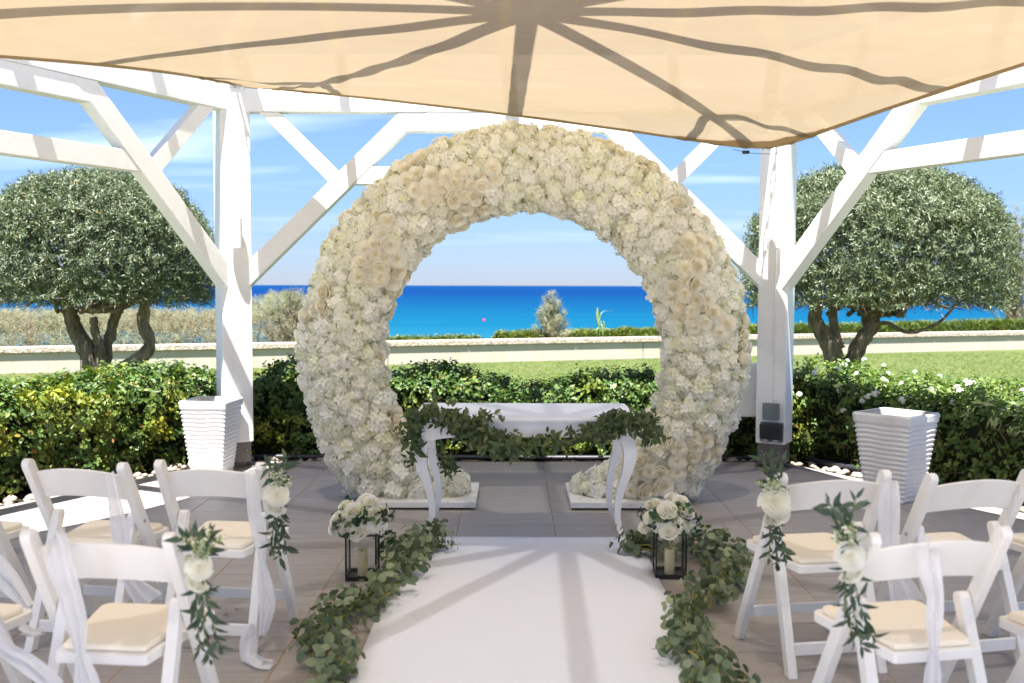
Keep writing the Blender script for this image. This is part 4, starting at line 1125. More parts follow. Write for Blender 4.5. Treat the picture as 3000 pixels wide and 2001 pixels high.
# red buoy on the sea
b = at(1418, 941, 100); r_ = ray(1418, 941); t_ = (SEA_Z - CAM_H) / r_.z; bp = Vector((0, 0, CAM_H)) + r_ * t_
bo = empty('mooring_buoy', (bp.x, bp.y, SEA_Z)); tag(bo, 'round red mooring buoy floating on the turquoise water', 'buoy')
mb = MB(); mb.lathe([(.02, -.25), (.24, -.15), (.36, .05), (.37, .2), (.32, .42), (.18, .56), (.03, .6)], 16); mb.build('float', M['buoy'], bo, smooth=True)
mb = MB(); mb.tube([(0, 0, .58), (0, 0, .72)], .03, 6); mb.build('top_ring', M['steel'], bo)
# ------------------------------------------------------------------ flower arch
AX, AY, AZ, AR, TA, TB = 0.082, 7.12, 1.075, 1.298, 0.262, 0.17
PHI = R(157)
def arch_pt(phi, v, ga=1.0):
    rad = AR + TA * ga * math.cos(v)
    p = Vector((AX + rad * math.sin(phi), AY - TB * ga * math.sin(v), AZ + rad * math.cos(phi)))
    n = Vector((math.cos(v) / TA * math.sin(phi), -math.sin(v) / TB, math.cos(v) / TA * math.cos(phi))).normalized()
    return p, n
def flower_arch():
    t = empty('flower_arch', (AX, AY, 0)); tag(t, 'round open moon arch covered in cream roses and white hydrangeas', 'flower arch'); off = t.location
    PL = 0.055
    # two base plates on little feet
    for (x0, x1) in ((-1.08, -0.245), (0.41, 1.24)):
        mb = MB(); mb.box(((x0 + x1) / 2 - AX, 0.03, PL - .02), (x1 - x0, .70, .04)); pl = mb.build('base_plate', M['plate'], t, .004)
        for sx in (x0 + .12, x1 - .12):
            for sy in (-.26, .32):
                mb = MB(); mb.lathe([(.022, 0), (.022, .0155)], 8, (sx - AX, sy, 0)); mb.build('foot', M['shoe'], pl)
    NU, NV = 120, 20; V = []; Fc = []
    for i in range(NU + 1):
        phi = -PHI + 2 * PHI * i / NU
        for j in range(NV):
            p, n = arch_pt(phi, 2 * math.pi * j / NV, .93); p.z = max(p.z, PL + .001); V.append(p - off)
    for i in range(NU):
        for j in range(NV): Fc.append((i * NV + j, i * NV + (j + 1) % NV, (i + 1) * NV + (j + 1) % NV, (i + 1) * NV + j))
    Fc.append(tuple(range(NV - 1, -1, -1))); Fc.append(tuple(NU * NV + k for k in range(NV)))
    link('ring_core', poly_mesh('ring_core', V, Fc, True), M['core'], t)
    # dart throwing over the tube
    cell = .16; gridd = {}; acc = []
    def ok(p, r):
        c = (int(p.x // cell), int(p.y // cell), int(p.z // cell))
        for dx in (-1, 0, 1):
            for dy in (-1, 0, 1):
                for dz in (-1, 0, 1):
                    for q in gridd.get((c[0] + dx, c[1] + dy, c[2] + dz), ()):
                        if (acc[q][0] - p).length < .70 * (acc[q][2] + r): return False
        gridd.setdefault(c, []).append(len(acc)); return True
    rr = random.Random(5); nrose = 0
    for it in range(26000):
        small = it > 15000
        if rr.random() < .05:              # the two lower ends
            s = rr.choice((-1, 1)); v = rr.random() * 6.283; g = math.sqrt(rr.random()); phi = s * PHI
            rad = AR + TA * g * math.cos(v); p = Vector((AX + rad * math.sin(phi), AY - TB * g * math.sin(v), AZ + rad * math.cos(phi))); n = Vector((s * math.cos(phi), 0, -s * math.sin(phi)))
        else:
            p, n = arch_pt((rr.random() * 2 - 1) * PHI, rr.random() * 6.283)
        if p.z < PL + .025: continue
        nz = mnoise.noise(p * 2.0 + Vector((3, 1, 9))) + .35 * mnoise.noise(p * 6) + (.10 if (p.x < .1 and p.z > 1.3) else -.06)
        rose = nz > .24 and nrose < 300
        r = (rr.uniform(.042, .058) if rose else rr.uniform(.064, .090)) if not small else (rr.uniform(.032, .042) if rose else rr.uniform(.040, .055))
        if ok(p, r):
            acc.append((p, n, r, rose)); nrose += rose
    hyd = [a for a in acc if not a[3]]; ros = [a for a in acc if a[3]]
    for lst, protos, mt, name, depth in ((hyd, HYD, 'hydrangea', 'hydrangea_head', -.25), (ros, ROSE[:2], 'rose', 'rose', .38)):
        lst.sort(key=lambda a: a[1].y * a[2] ** .5 - (.2 if abs(a[0].x) < 9 else 0))
        mes = []
        for pr in protos:
            me = rose_mesh(pr) if name == 'rose' else tri_mesh(name, *pr); me.materials.append(M[mt]); mes.append(me)
        for q, (p, n, r, _) in enumerate(lst[:300]):
            jn = np.array(n) + rng.normal(size=3) * .22
            Rm = frames(jn[None], rng.normal(size=(1, 3)))[0]
            link(name, mes[q % len(mes)], None, t, mat4(Rm, np.array(p - off) + np.array(n) * r * depth, r * (1.2 if name == 'rose' else 1.12)))
        rest = lst[300:]
        if rest:
            parts = []
            for k, pr in enumerate(protos):
                sub = rest[k::len(protos)]
                if not sub: continue
                nn = np.array([a[1] for a in sub]) + rng.normal(size=(len(sub), 3)) * .22; pp = np.array([a[0] - off for a in sub]); ss = np.array([a[2] for a in sub])
                parts.append(place(pr[0], pr[1], frames(nn, rng.normal(size=nn.shape)), pp + unit(nn) * (ss * depth)[:, None], ss * 1.12, prnd=pr[2]))
            V_, T_, A_ = merge(parts); o = link('flower_mass', tri_mesh('flower_mass', V_, T_, A_), M[mt], t); o['kind'] = 'stuff'
    # green bits between the heads
    m = 420; ph = (rng.random(m) * 2 - 1) * PHI; vv = rng.random(m) * 6.283
    P = []; Nn = []
    for i in range(m):
        p, n = arch_pt(ph[i], vv[i], 1.0)
        if p.z > .12: P.append(p + n * .012); Nn.append(n)
    P = np.array(P); Nn = np.array(Nn); leaf_mass('leaf_bits', L_OVAL, 'sprig', t, P, Nn + rng.normal(size=P.shape) * .6, rng.normal(size=P.shape), np.full(len(P), .04), rng.random(len(P)))
    print('arch flowers', len(hyd), len(ros))
flower_arch()

# ------------------------------------------------------------------ runner
mb = MB(); V = []; Fc = []; nx, ny = 16, 90
ra, rb = gd(940, 1240), gd(1475, 1245)
for j in range(ny + 1):
    for i in range(nx + 1):
        y = 0.6 + (6.05 - .6) * j / ny; x = -.628 + (1.408) * i / nx
        z = .006 + .0065 * max(0, mnoise.noise(Vector((x * .9 + y * .4, y * 4, 0)))) + .006 * max(0, mnoise.noise(Vector((x * 5, y * 1.2, 7))) - .25) + .002 * max(0, mnoise.noise(Vector((x * 3, y * 9, 4))))
        V.append((x, y, z))
for j in range(ny):
    for i in range(nx): Fc.append((j * (nx + 1) + i, j * (nx + 1) + i + 1, (j + 1) * (nx + 1) + i + 1, (j + 1) * (nx + 1) + i))
n0 = len(V); rim = [i for i in range(nx + 1)] + [j * (nx + 1) + nx for j in range(1, ny + 1)] + [ny * (nx + 1) + i for i in range(nx - 1, -1, -1)] + [j * (nx + 1) for j in range(ny - 1, 0, -1)]
for k in rim: V.append((V[k][0], V[k][1], .0022))
for q in range(len(rim)): Fc.append((rim[q], n0 + q, n0 + (q + 1) % len(rim), rim[(q + 1) % len(rim)]))
tag(link('aisle_runner', poly_mesh('aisle_runner', V, Fc, True), M['felt']), 'white felt aisle runner leading to the table', 'runner')

# ------------------------------------------------------------------ console table
def sq_sweep(mb, pts, sx, sy):
    V = []; m = len(pts)
    for p, a, b in zip(pts, sx, sy):
        for (x, y) in ((-1, -1), (1, -1), (1, 1), (-1, 1)): V.append(Vector(p) + Vector((x * a / 2, y * b / 2, 0)))
    Fc = [(i * 4 + k, i * 4 + (k + 1) % 4, (i + 1) * 4 + (k + 1) % 4, (i + 1) * 4 + k) for i in range(m - 1) for k in range(4)]
    Fc += [(3, 2, 1, 0), tuple((m - 1) * 4 + k for k in range(4))]
    mb.add(V, Fc)
TX0, TX1, TY0, TY1, TH = -0.575, 0.735, 5.74, 6.46, 0.785
def table():
    t = empty('console_table', ((TX0 + TX1) / 2, (TY0 + TY1) / 2, 0)); tag(t, 'white console table with curved cabriole legs under the arch', 'table'); o = t.location
    w2, d2 = (TX1 - TX0) / 2, (TY1 - TY0) / 2
    mb = MB(); mb.box((0, 0, TH - .011), (2 * w2, 2 * d2, .022)); top = mb.build('table_top', M['table'], t, .005)
    mb = MB(); mb.box((0, 0, TH - .028), (2 * w2 - .03, 2 * d2 - .03, .012)); mb.build('moulding', M['table'], t, .003)
    for s, nm in ((-1, 'apron'), (1, 'apron')):
        V = []; Fc = []; n = 28; x1 = w2 - .09
        for i in range(n + 1):
            u = i / n * 2 - 1; x = u * x1; zb = TH - .122 - .022 * max(0, (abs(u) - .6) / .4) ** 2
            for yy in (-.009, .009): V += [(x, s * (d2 - .055) + yy, TH - .034), (x, s * (d2 - .055) + yy, zb)]
        for i in range(n):
            a = i * 4; Fc += [(a, a + 1, a + 5, a + 4), (a + 2, a + 6, a + 7, a + 3), (a + 1, a + 3, a + 7, a + 5), (a, a + 4, a + 6, a + 2)]
        Fc += [(0, 2, 3, 1), (n * 4, n * 4 + 1, n * 4 + 3, n * 4 + 2)]
        link(nm, poly_mesh('apron', V, Fc), M['table'], t)
        mb = MB(); mb.box((s * (w2 - .055), 0, TH - .09), (.018, 2 * d2 - .18, .11)); mb.build('side_apron', M['table'], t, .002)
    for sx in (-1, 1):
        for sy in (-1, 1):
            cx, cy = sx * (w2 - .065), sy * (d2 - .065); n = 34; pts = []; a = []
            ks = [(TH - .035, 0, .076), (.66, .004, .080), (.58, .022, .076), (.48, .012, .062), (.36, -.022, .047), (.24, -.040, .038), (.13, -.034, .034), (.05, .002, .034), (.014, .026, .044), (.0075, .028, .040)]
            P = spline([(k[1], k[2], k[0]) for k in ks], n)
            for p in P: pts.append((cx + sx * p.x, cy + sy * p.x * .9, max(p.z, .0075 if sy < 0 else .001))); a.append(p.y)
            pts[-1] = (pts[-1][0], pts[-1][1], .0085 if cy + o.y < 6.05 else .001)
            mb = MB(); sq_sweep(mb, pts, a, a); mb.build('leg', M['table'], t, .004, seg=1)
table()

# ------------------------------------------------------------------ garlands
def garland(name, label, path, nsh, K, ln, proto, mt, rad, parts=300, zmin=.012, stemmat='stem_green', sp=.016, strands=2, updir=.5, tang=.7, floor_path=True, spread=.9):
    P0 = spline(path, 120); t = empty(name, tuple(P0[0])); tag(t, label, 'garland'); off = t.location
    for s in range(strands):
        pts = [p + Vector((mnoise.noise(p * 6 + Vector((s * 9, 0, 0))), mnoise.noise(p * 6 + Vector((0, s * 9, 5))), abs(mnoise.noise(p * 6 + Vector((4, 0, s * 7)))) * (1 if floor_path else .8))) * rad * .55 for p in P0]
        for p in pts: p.z = max(p.z, zmin)
        mb = MB(); mb.tube([p - off for p in pts], .0042, 5); mb.build('stem', M[stemmat], t, smooth=True)
    i = rng.integers(2, 118, nsh); pos = np.array([P0[k] for k in i]); tg = np.array([(P0[k + 1] - P0[k - 1]).normalized() for k in i])
    rd = rng.normal(size=(nsh, 3)); rd = unit(rd - tg * np.sum(rd * tg, 1, keepdims=True))
    if floor_path: rd[:, 2] = np.abs(rd[:, 2]) * .7
    dirs = rd + tg * (rng.choice((-1, 1), nsh) * tang)[:, None] + np.array((0, 0, updir)) * rng.random((nsh, 1)); 
    base = pos + rd * (rad * .35 * rng.random((nsh, 1)))
    P, Y, Nn, S, Rr = shoots(base, dirs, K, sp, ln, spread=spread)
    if not floor_path: Nn = Nn * .6 + np.array((0, -.8, .35)) + rng.normal(size=Nn.shape) * .35
    P[:, 2] = np.maximum(P[:, 2], zmin); Yu = unit(Y); tipz = P[:, 2] + Yu[:, 2] * S; low = tipz < zmin
    Yu[low, 2] = (zmin - P[low, 2]) / S[low] * .6; Nn[low] += np.array((0, 0, 1.5))
    idx = nearest(P, parts); rest = np.setdiff1d(np.arange(len(P)), idx)
    leaf_children('leaf', proto, mt, t, P, Yu, Nn, S, idx)
    if len(rest): leaf_mass('leaf_mass', proto, mt, t, P[rest], Yu[rest], Nn[rest], S[rest], Rr[rest])
    # thin twigs that carry the shoots
    mb = MB()
    for b, d in zip(base[:70], unit(dirs)[:70]):
        a = Vector(b); e = a + Vector(d) * sp * K; e.z = max(e.z, zmin); mb.tube([a - off, a.lerp(e, .5) - off, e - off], [.0022, .002, .0014], 4)
    o = mb.build('twigs', M[stemmat], t, smooth=True); o['kind'] = 'stuff'
    return t
YF = TY0 - .035
gpts = [ad(958, 1045, YF), ad(945, 985, YF - .01), ad(975, 948, YF + .03), ad(1035, 958, YF + .01), ad(1075, 990, YF - .02), ad(1130, 1012, YF - .03), ad(1210, 1026, YF - .03), ad(1290, 1018, YF - .03), ad(1370, 995, YF - .02), ad(1425, 966, YF - .01), ad(1478, 972, YF), ad(1498, 1010, YF)]
garland('leaf_garland', 'dark green leaf garland swagged across the front of the white table', gpts, 205, 5, .068, L_POINT, 'ruscus', .055, updir=-.2, tang=.9, floor_path=False, sp=.020, zmin=.3)
garland('leaf_garland', 'thin trailing leaf strand hanging behind the curved leg of the table', [ad(1012, 1010, YF + .22), ad(1020, 1045, YF + .25), ad(1030, 1080, YF + .25), ad(1040, 1105, YF + .25)], 14, 5, .052, L_POINT, 'ruscus', .04, strands=1, updir=-.6, floor_path=False, zmin=.2)
garland('leaf_garland', 'short sprig of leaves rising from the table garland', [ad(1075, 985, YF), ad(1105, 965, YF), ad(1130, 945, YF)], 9, 5, .056, L_POINT, 'ruscus', .03, strands=1, updir=.6, floor_path=False, zmin=.3)
def fp(pts): return [Vector((p.x, p.y, .028)) for p in [gd(x, y) for x, y in pts]]
garland('eucalyptus_garland', 'eucalyptus garland on the floor beside the lantern with the front-on planter side chairs', fp([(1005, 1262), (960, 1272), (930, 1296), (918, 1340), (885, 1385), (800, 1425), (755, 1475), (745, 1530), (740, 1600), (745, 1680)]), 118, 7, .062, L_EUC, 'eucalyptus', .15, stemmat='stem_yellow', sp=.024, strands=4, updir=.55, tang=.9)
garland('eucalyptus_garland', 'eucalyptus garland on the floor beside the lantern near the socket post', fp([(1445, 1272), (1500, 1280), (1610, 1272), (1662, 1300), (1665, 1345), (1620, 1400), (1570, 1450), (1580, 1510), (1625, 1560), (1650, 1630), (1655, 1690)]), 128, 7, .062, L_EUC, 'eucalyptus', .17, stemmat='stem_yellow', sp=.024, strands=4, updir=.55, tang=.9)

# ------------------------------------------------------------------ lanterns and their bouquets
rose_me = []
for pr in ROSE:
    me = rose_mesh(pr); me.materials.append(M['white_rose']); rose_me.append(me)
hyd_me = []
for pr in HYD[:2]:
    me = tri_mesh('hydrangea_head', *pr); me.materials.append(M['hydrangea']); hyd_me.append(me)
def lantern(pos, rz, label, blabel, seed):
    W, H = .165, .245; t = empty('lantern', tuple(pos), rz); tag(t, label, 'lantern')
    b = .0045
    for sx in (-1, 1):
        for sy in (-1, 1):
            mb = MB(); mb.box((sx * (W / 2 - b), sy * (W / 2 - b), H / 2), (2 * b, 2 * b, H)); mb.build('frame_post', M['black'], t)
    for z in (.012, H - b):
        for s in (-1, 1):
            hh = .012 if z < .1 else b
            mb = MB(); mb.box((0, s * (W / 2 - b), z), (W - 4 * b - .001, 2 * b - .001, 2 * hh)); mb.build('frame_rail', M['black'], t)
            mb = MB(); mb.box((s * (W / 2 - b), 0, z), (2 * b - .001, W - 4 * b - .001, 2 * hh)); mb.build('frame_rail', M['black'], t)
    mb = MB(); mb.box((0, 0, .005), (W - .022, W - .022, .008)); mb.build('base', M['black'], t)
    for s in (-1, 1):
        mb = MB(); mb.box((0, s * (W / 2 - .0045), H / 2 + .006), (W - .020, .002, H - .036)); mb.build('glass_pane', M['glass'], t)
        mb = MB(); mb.box((s * (W / 2 - .0045), 0, H / 2 + .006), (.002, W - .020, H - .036)); mb.build('glass_pane', M['glass'], t)
    mb = MB(); mb.tube(spline([(-W / 2 + .01, 0, H), (-W / 2 + .005, 0, H + .08), (-.02, 0, H + .125), (.02, 0, H + .125), (W / 2 - .005, 0, H + .08), (W / 2 - .01, 0, H)], 24), .0025, 6); mb.build('handle', M['black'], t, smooth=True)
    cn = empty('pillar_candle', (pos.x, pos.y, .010)); tag(cn, blabel[1], 'candle')
    n = 24; prof = [(.0262, 0.0), (.027, .004), (.027, .130), (.025, .137), (.019, .131), (.004, .128)]
    mb = MB(); mb.lathe(prof, n); o = mb.build('wax_body', M['wax'], cn, smooth=True)
    mb = MB(); mb.tube([(0, 0, .126), (.001, 0, .140)], .0016, 5); mb.build('wick', M['black'], cn)
    # bouquet
    bt = empty('flower_arrangement', (pos.x, pos.y, H + .004)); tag(bt, blabel[0], 'bouquet'); r = random.Random(seed); up = 1
    spots = [(-.125, -.05, .07, .048), (-.045, -.10, .115, .055), (-.02, -.115, .012, .052), (.065, -.04, .15, .046), (.075, -.09, .105, .043), (-.10, .03, .12, .045), (.02, .05, .15, .048), (.11, .02, .09, .042), (-.15, -.02, .015, .044)]
    for i, (x, y, z, rad) in enumerate(spots):
        x = x * .86 + r.uniform(-.01, .01); y *= .9; rad *= .90; n_ = np.array((x * 2.5, y * 2.2 - .25, .35 + z)); Rm = frames(n_[None], rng.normal(size=(1, 3)))[0]; link('rose', rose_me[i % 2], None, bt, mat4(Rm, (x, y, z), rad))
    for i, (x, y, z, rad) in enumerate([(.045, -.085, .04, .058), (-.085, -.07, .035, .05), (.11, -.05, .035, .055), (.0, -.02, .10, .06), (-.06, .06, .06, .06), (.07, .07, .07, .06)]):
        x *= .85; y *= .9; rad *= .85; n_ = np.array((x * 2, y * 2 - .2, .4)); link('hydrangea_head', hyd_me[i % 2], None, bt, mat4(frames(n_[None], rng.normal(size=(1, 3)))[0], (x, y, z), rad))
    m = 26; a = rng.random(m) * 6.283; base = np.stack([np.cos(a) * .08, np.sin(a) * .075, .03 + .09 * rng.random(m)], 1) + np.array(bt.location); d = np.stack([np.cos(a), np.sin(a) - .2, rng.normal(size=m) * .55], 1)
    P, Y, Nn, S, Rr = shoots(base, d, 4, .028, .056); P[:, 2] = np.maximum(P[:, 2], .2)
    leaf_children('leaf', L_OVAL, 'dark_leaf', bt, P, Y, Nn, S, np.arange(len(P)))
    m = 14; a = rng.random(m) * 6.283; base = np.stack([np.cos(a) * .09, np.sin(a) * .085, .06 + .08 * rng.random(m)], 1) + np.array(bt.location); d = np.stack([np.cos(a), np.sin(a) - .2, .3 + rng.random(m)], 1)
    P, Y, Nn, S, Rr = shoots(base, d, 7, .012, .020); leaf_mass('filler_sprigs', L_OVAL, 'sprig', bt, P, Y, Nn, S, Rr)
    mb = MB(); mb.lathe([(.02, -.002), (.055, .0), (.075, .03), (.07, .09), (.04, .12)], 12); mb.build('floral_foam', M['stem_green'], bt, smooth=True)
    # trailing eucalyptus at the outer side
    sg = 1; base = np.array([(bt.location.x + .10 + .02 * rng.random(), bt.location.y - .03, H + .06 - .03 * k) for k in range(5)]); P, Y, Nn, S, Rr = shoots(base, np.array([(.5, -.1, -.8)] * 5) + rng.normal(size=(5, 3)) * .2, 5, .026, .055)
    P[:, 2] = np.maximum(P[:, 2], .06); leaf_children('trailing_leaf', L_EUC, 'dark_leaf', bt, P, Y, Nn, S, np.arange(len(P)))
pl = gp(1056, 1703); pl.y += .08; pl.z = .0005
lantern(pl, R(2), 'black framed glass lantern beside the garland with chairs by the glossy hedge', ('white rose bouquet crowning the lantern nearer the glossy hedge side chairs', 'cream pillar candle inside the lantern nearer the glossy hedge side chairs'), 1)
pr_ = gp(1968, 1698); pr_.y += .08; pr_.z = .0005
lantern(pr_, R(-3), 'black framed glass lantern on the socket post side of the runner', ('white rose bouquet on the lantern at the socket post side', 'cream pillar candle in the lantern at the socket post side'), 2)

# ------------------------------------------------------------------ planters
M['planter_in_shade'] = m_white('planter_inside_shade', (0.40, 0.39, 0.37), 0.7, wear=0.5, wearcol=(0.35, 0.32, 0.28), gs=40)  # inside base colour darkened to stand in for shade within the pot
def planter(pos, rz, side, H, label, seed):
    t = empty('planter', tuple(pos), rz); tag(t, label, 'planter', 'white ribbed planters')
    n = 14; rows = 110; V = []; Fc = []; per = 4 * n
    def ringpt(k, half):
        s = k // n; u = (k % n) / n * 2 - 1
        return [(u, -1), (1, u), (-u, 1), (-1, -u)][s][0] * half, [(u, -1), (1, u), (-u, 1), (-1, -u)][s][1] * half
    for j in range(rows + 1):
        f = j / rows; half = side / 2 * (.66 + .34 * f ** .9)
        for k in range(per):
            x, y = ringpt(k, half); wav = .9 * math.sin(x * 26 + seed) + .7 * math.sin(y * 24 + seed * 2) + .5 * math.sin((x + y) * 11)
            ph = f * 18 * 2 * math.pi + wav
            rib = .0075 * (math.sin(ph) * .5 + .5) ** .7 if f < .90 else (.010 if f < .985 else .004)
            s = (half + rib - .005) / half; V.append((x * s, y * s, f * H))
    for j in range(rows):
        for k in range(per): Fc.append((j * per + k, j * per + (k + 1) % per, (j + 1) * per + (k + 1) % per, (j + 1) * per + k))
    b0 = rows * per; o = len(V)
    for (hf, z) in ((side / 2 - .018, H), (side / 2 - .026, H - .05), (side / 2 * .82, H - .22)):
        for k in range(per): x, y = ringpt(k, hf); V.append((x, y, z))
    prev = b0
    for q in range(3):
        cur = o + q * per
        for k in range(per): Fc.append((prev + k, prev + (k + 1) % per, cur + (k + 1) % per, cur + k))
        prev = cur
    split = len(Fc) - 2 * per
    Fi = Fc[split:]; Fc = Fc[:split]; Fc.append(tuple(range(per - 1, -1, -1)))
    link('pot', poly_mesh('pot', V[:o + per], Fc, True), M['planter'], t)
    link('inner_wall', poly_mesh('inner_wall', V[o:], [tuple(q - o for q in f) for f in Fi], True), M['planter_in_shade'], t)
    mb = MB(); h2 = side / 2 * .83; mb.box((0, 0, H - .225), (2 * h2, 2 * h2, .02)); mb.build('inner_floor', M['planter_in_shade'], t)
planter((2.80, 7.21, 0.001), R(40.6), .435, .635, 'white ribbed square planter standing corner-on by the lantana hedge', 1.0)
planter((at(620, 1187, 8.12).x, 8.12, 0.001), R(-5), .385, .615, 'white ribbed square planter standing front-on before the post by the glossy hedge', 2.2)

# ------------------------------------------------------------------ post fittings
def on_post(k, px, py, proud=0.0):         # point of the inner face of post k under a pixel
    P = hexpt(k); inn = (PC - P).normalized(); o = P + inn * (.124 + proud); r = ray(px, py); s = (o - Vector((0, 0, CAM_H))).dot(inn) / r.dot(inn)
    p = Vector((0, 0, CAM_H)) + r * s; return p, inn, Vector((inn.y, -inn.x, 0))
for k, px, lab in ((2, 691, 'white cylinder wall light on the post by the front-on planter'), (1, 2270, 'white cylinder wall light above the cable on the socket post')):
    p, inn, sd_ = on_post(k, px, 683, .065); t = empty('wall_light', tuple(p)); tag(t, lab, 'lamp', 'cylinder lights on the posts')
    mb = MB(); mb.lathe([(.046, -.125), (.052, -.122), (.052, .122), (.046, .125), (.040, .118)], 24); mb.build('shade', M['plastic_white'], t, smooth=False)
    mb = MB(); mb.lathe([(.0525, .035), (.0525, .040)], 24); mb.build('seam_ring', M['plastic_white'], t)
    mb = MB(); mb.bar(-inn * .065, -inn * .03, .06, .09); mb.build('bracket', M['plastic_white'], t, .003)
p, inn, sd_ = on_post(1, 2262, 1204, .0); t = empty('junction_box', tuple(p)); tag(t, 'grey square junction box on the post above the black socket', 'junction box'); az = math.atan2(inn.y, inn.x)
mb = MB(); mb.box(inn * .022, (.044, .130, .135), rz=az); mb.build('box_body', M['grey_plastic'], t, .006)
mb = MB(); mb.box(inn * .050, (.012, .136, .141), rz=az); mb.build('lid', M['grey_plastic'], t, .004)
p2, _, _ = on_post(1, 2262, 1265, .0); t = empty('socket', tuple(p2)); tag(t, 'black twin outdoor socket with flap cover low on the post', 'socket')
mb = MB(); mb.box(inn * .008, (.016, .195, .165), rz=az); mb.build('back_plate', M['grey_plastic'], t, .004)
mb = MB(); mb.box(inn * .040 + Vector((0, 0, .008)), (.048, .185, .130), rz=az); mb.build('flap_cover', M['black_plastic'], t, .016, seg=3)
for s in (-1, 1):
    mb = MB(); mb.box(inn * .034 + sd_ * .045 * s + Vector((0, 0, -.075)), (.040, .045, .028), rz=az); mb.build('cable_clip', M['steel'], t, .006)
pts = [on_post(1, x, y, .006)[0] for x, y in ((2274, 730), (2272, 800), (2270, 900), (2269, 975), (2268, 1060), (2267, 1120), (2266, 1165), (2262, 1180))]
t = empty('power_cable', tuple(pts[0])); tag(t, 'thin white cable clipped down the post from light to junction box', 'cable')
mb = MB(); mb.tube([q - pts[0] for q in spline(pts, 40)], .0045, 6); mb.build('cable', M['plastic_white'], t, smooth=True)
for py in (798, 973, 1053, 1170):
    q, _, _ = on_post(1, 2269, py, .006); mb = MB(); mb.box(q - pts[0], (.014, .032, .012), rz=az); mb.build('clip', M['plastic_white'], t, .002)
cb = empty('meter_cabinet', (1.995, 8.70, .70)); tag(cb, 'plain white cabinet box fixed behind the socket post', 'cabinet')
zc0, zc1 = at(2200, 1222, 8.6).z, at(2200, 1068, 8.6).z
mb = MB(); mb.box((0, 0, (zc0 + zc1) / 2 - .70), (.33, .19, zc1 - zc0)); mb.build('cabinet_body', M['plastic_white'], cb, .006)
mb = MB(); mb.box((0, -.100, (zc0 + zc1) / 2 - .70), (.30, .010, zc1 - zc0 - .03)); mb.build('cabinet_door', M['plastic_white'], cb, .003)
mb = MB(); mb.bar((.155, .02, (zc0 + zc1) / 2 - .70), (.26, -.05, (zc0 + zc1) / 2 - .70), .06, .10); mb.build('bracket', M['plastic_white'], cb)
# small black cable lock and wire under the low sail corner
c1 = corner[1]; lp = at(2185, 446, c1.y - .12); t = empty('sail_cable_clamp', tuple(lp)); tag(t, 'small black clamp on a wire under the low sail corner', 'clamp')
mb = MB(); mb.box((0, 0, 0), (.055, .02, .026)); mb.build('clamp_body', M['black'], t, .003)
mb = MB(); mb.tube(spline([(-.10, .0, .022), (0, 0, .0), (.10, .02, -.008), (.26, .06, .0), (c1.x - lp.x, c1.y - lp.y, c1.z - lp.z)], 20), .0022, 5); mb.build('wire', M['black'], t, smooth=True)

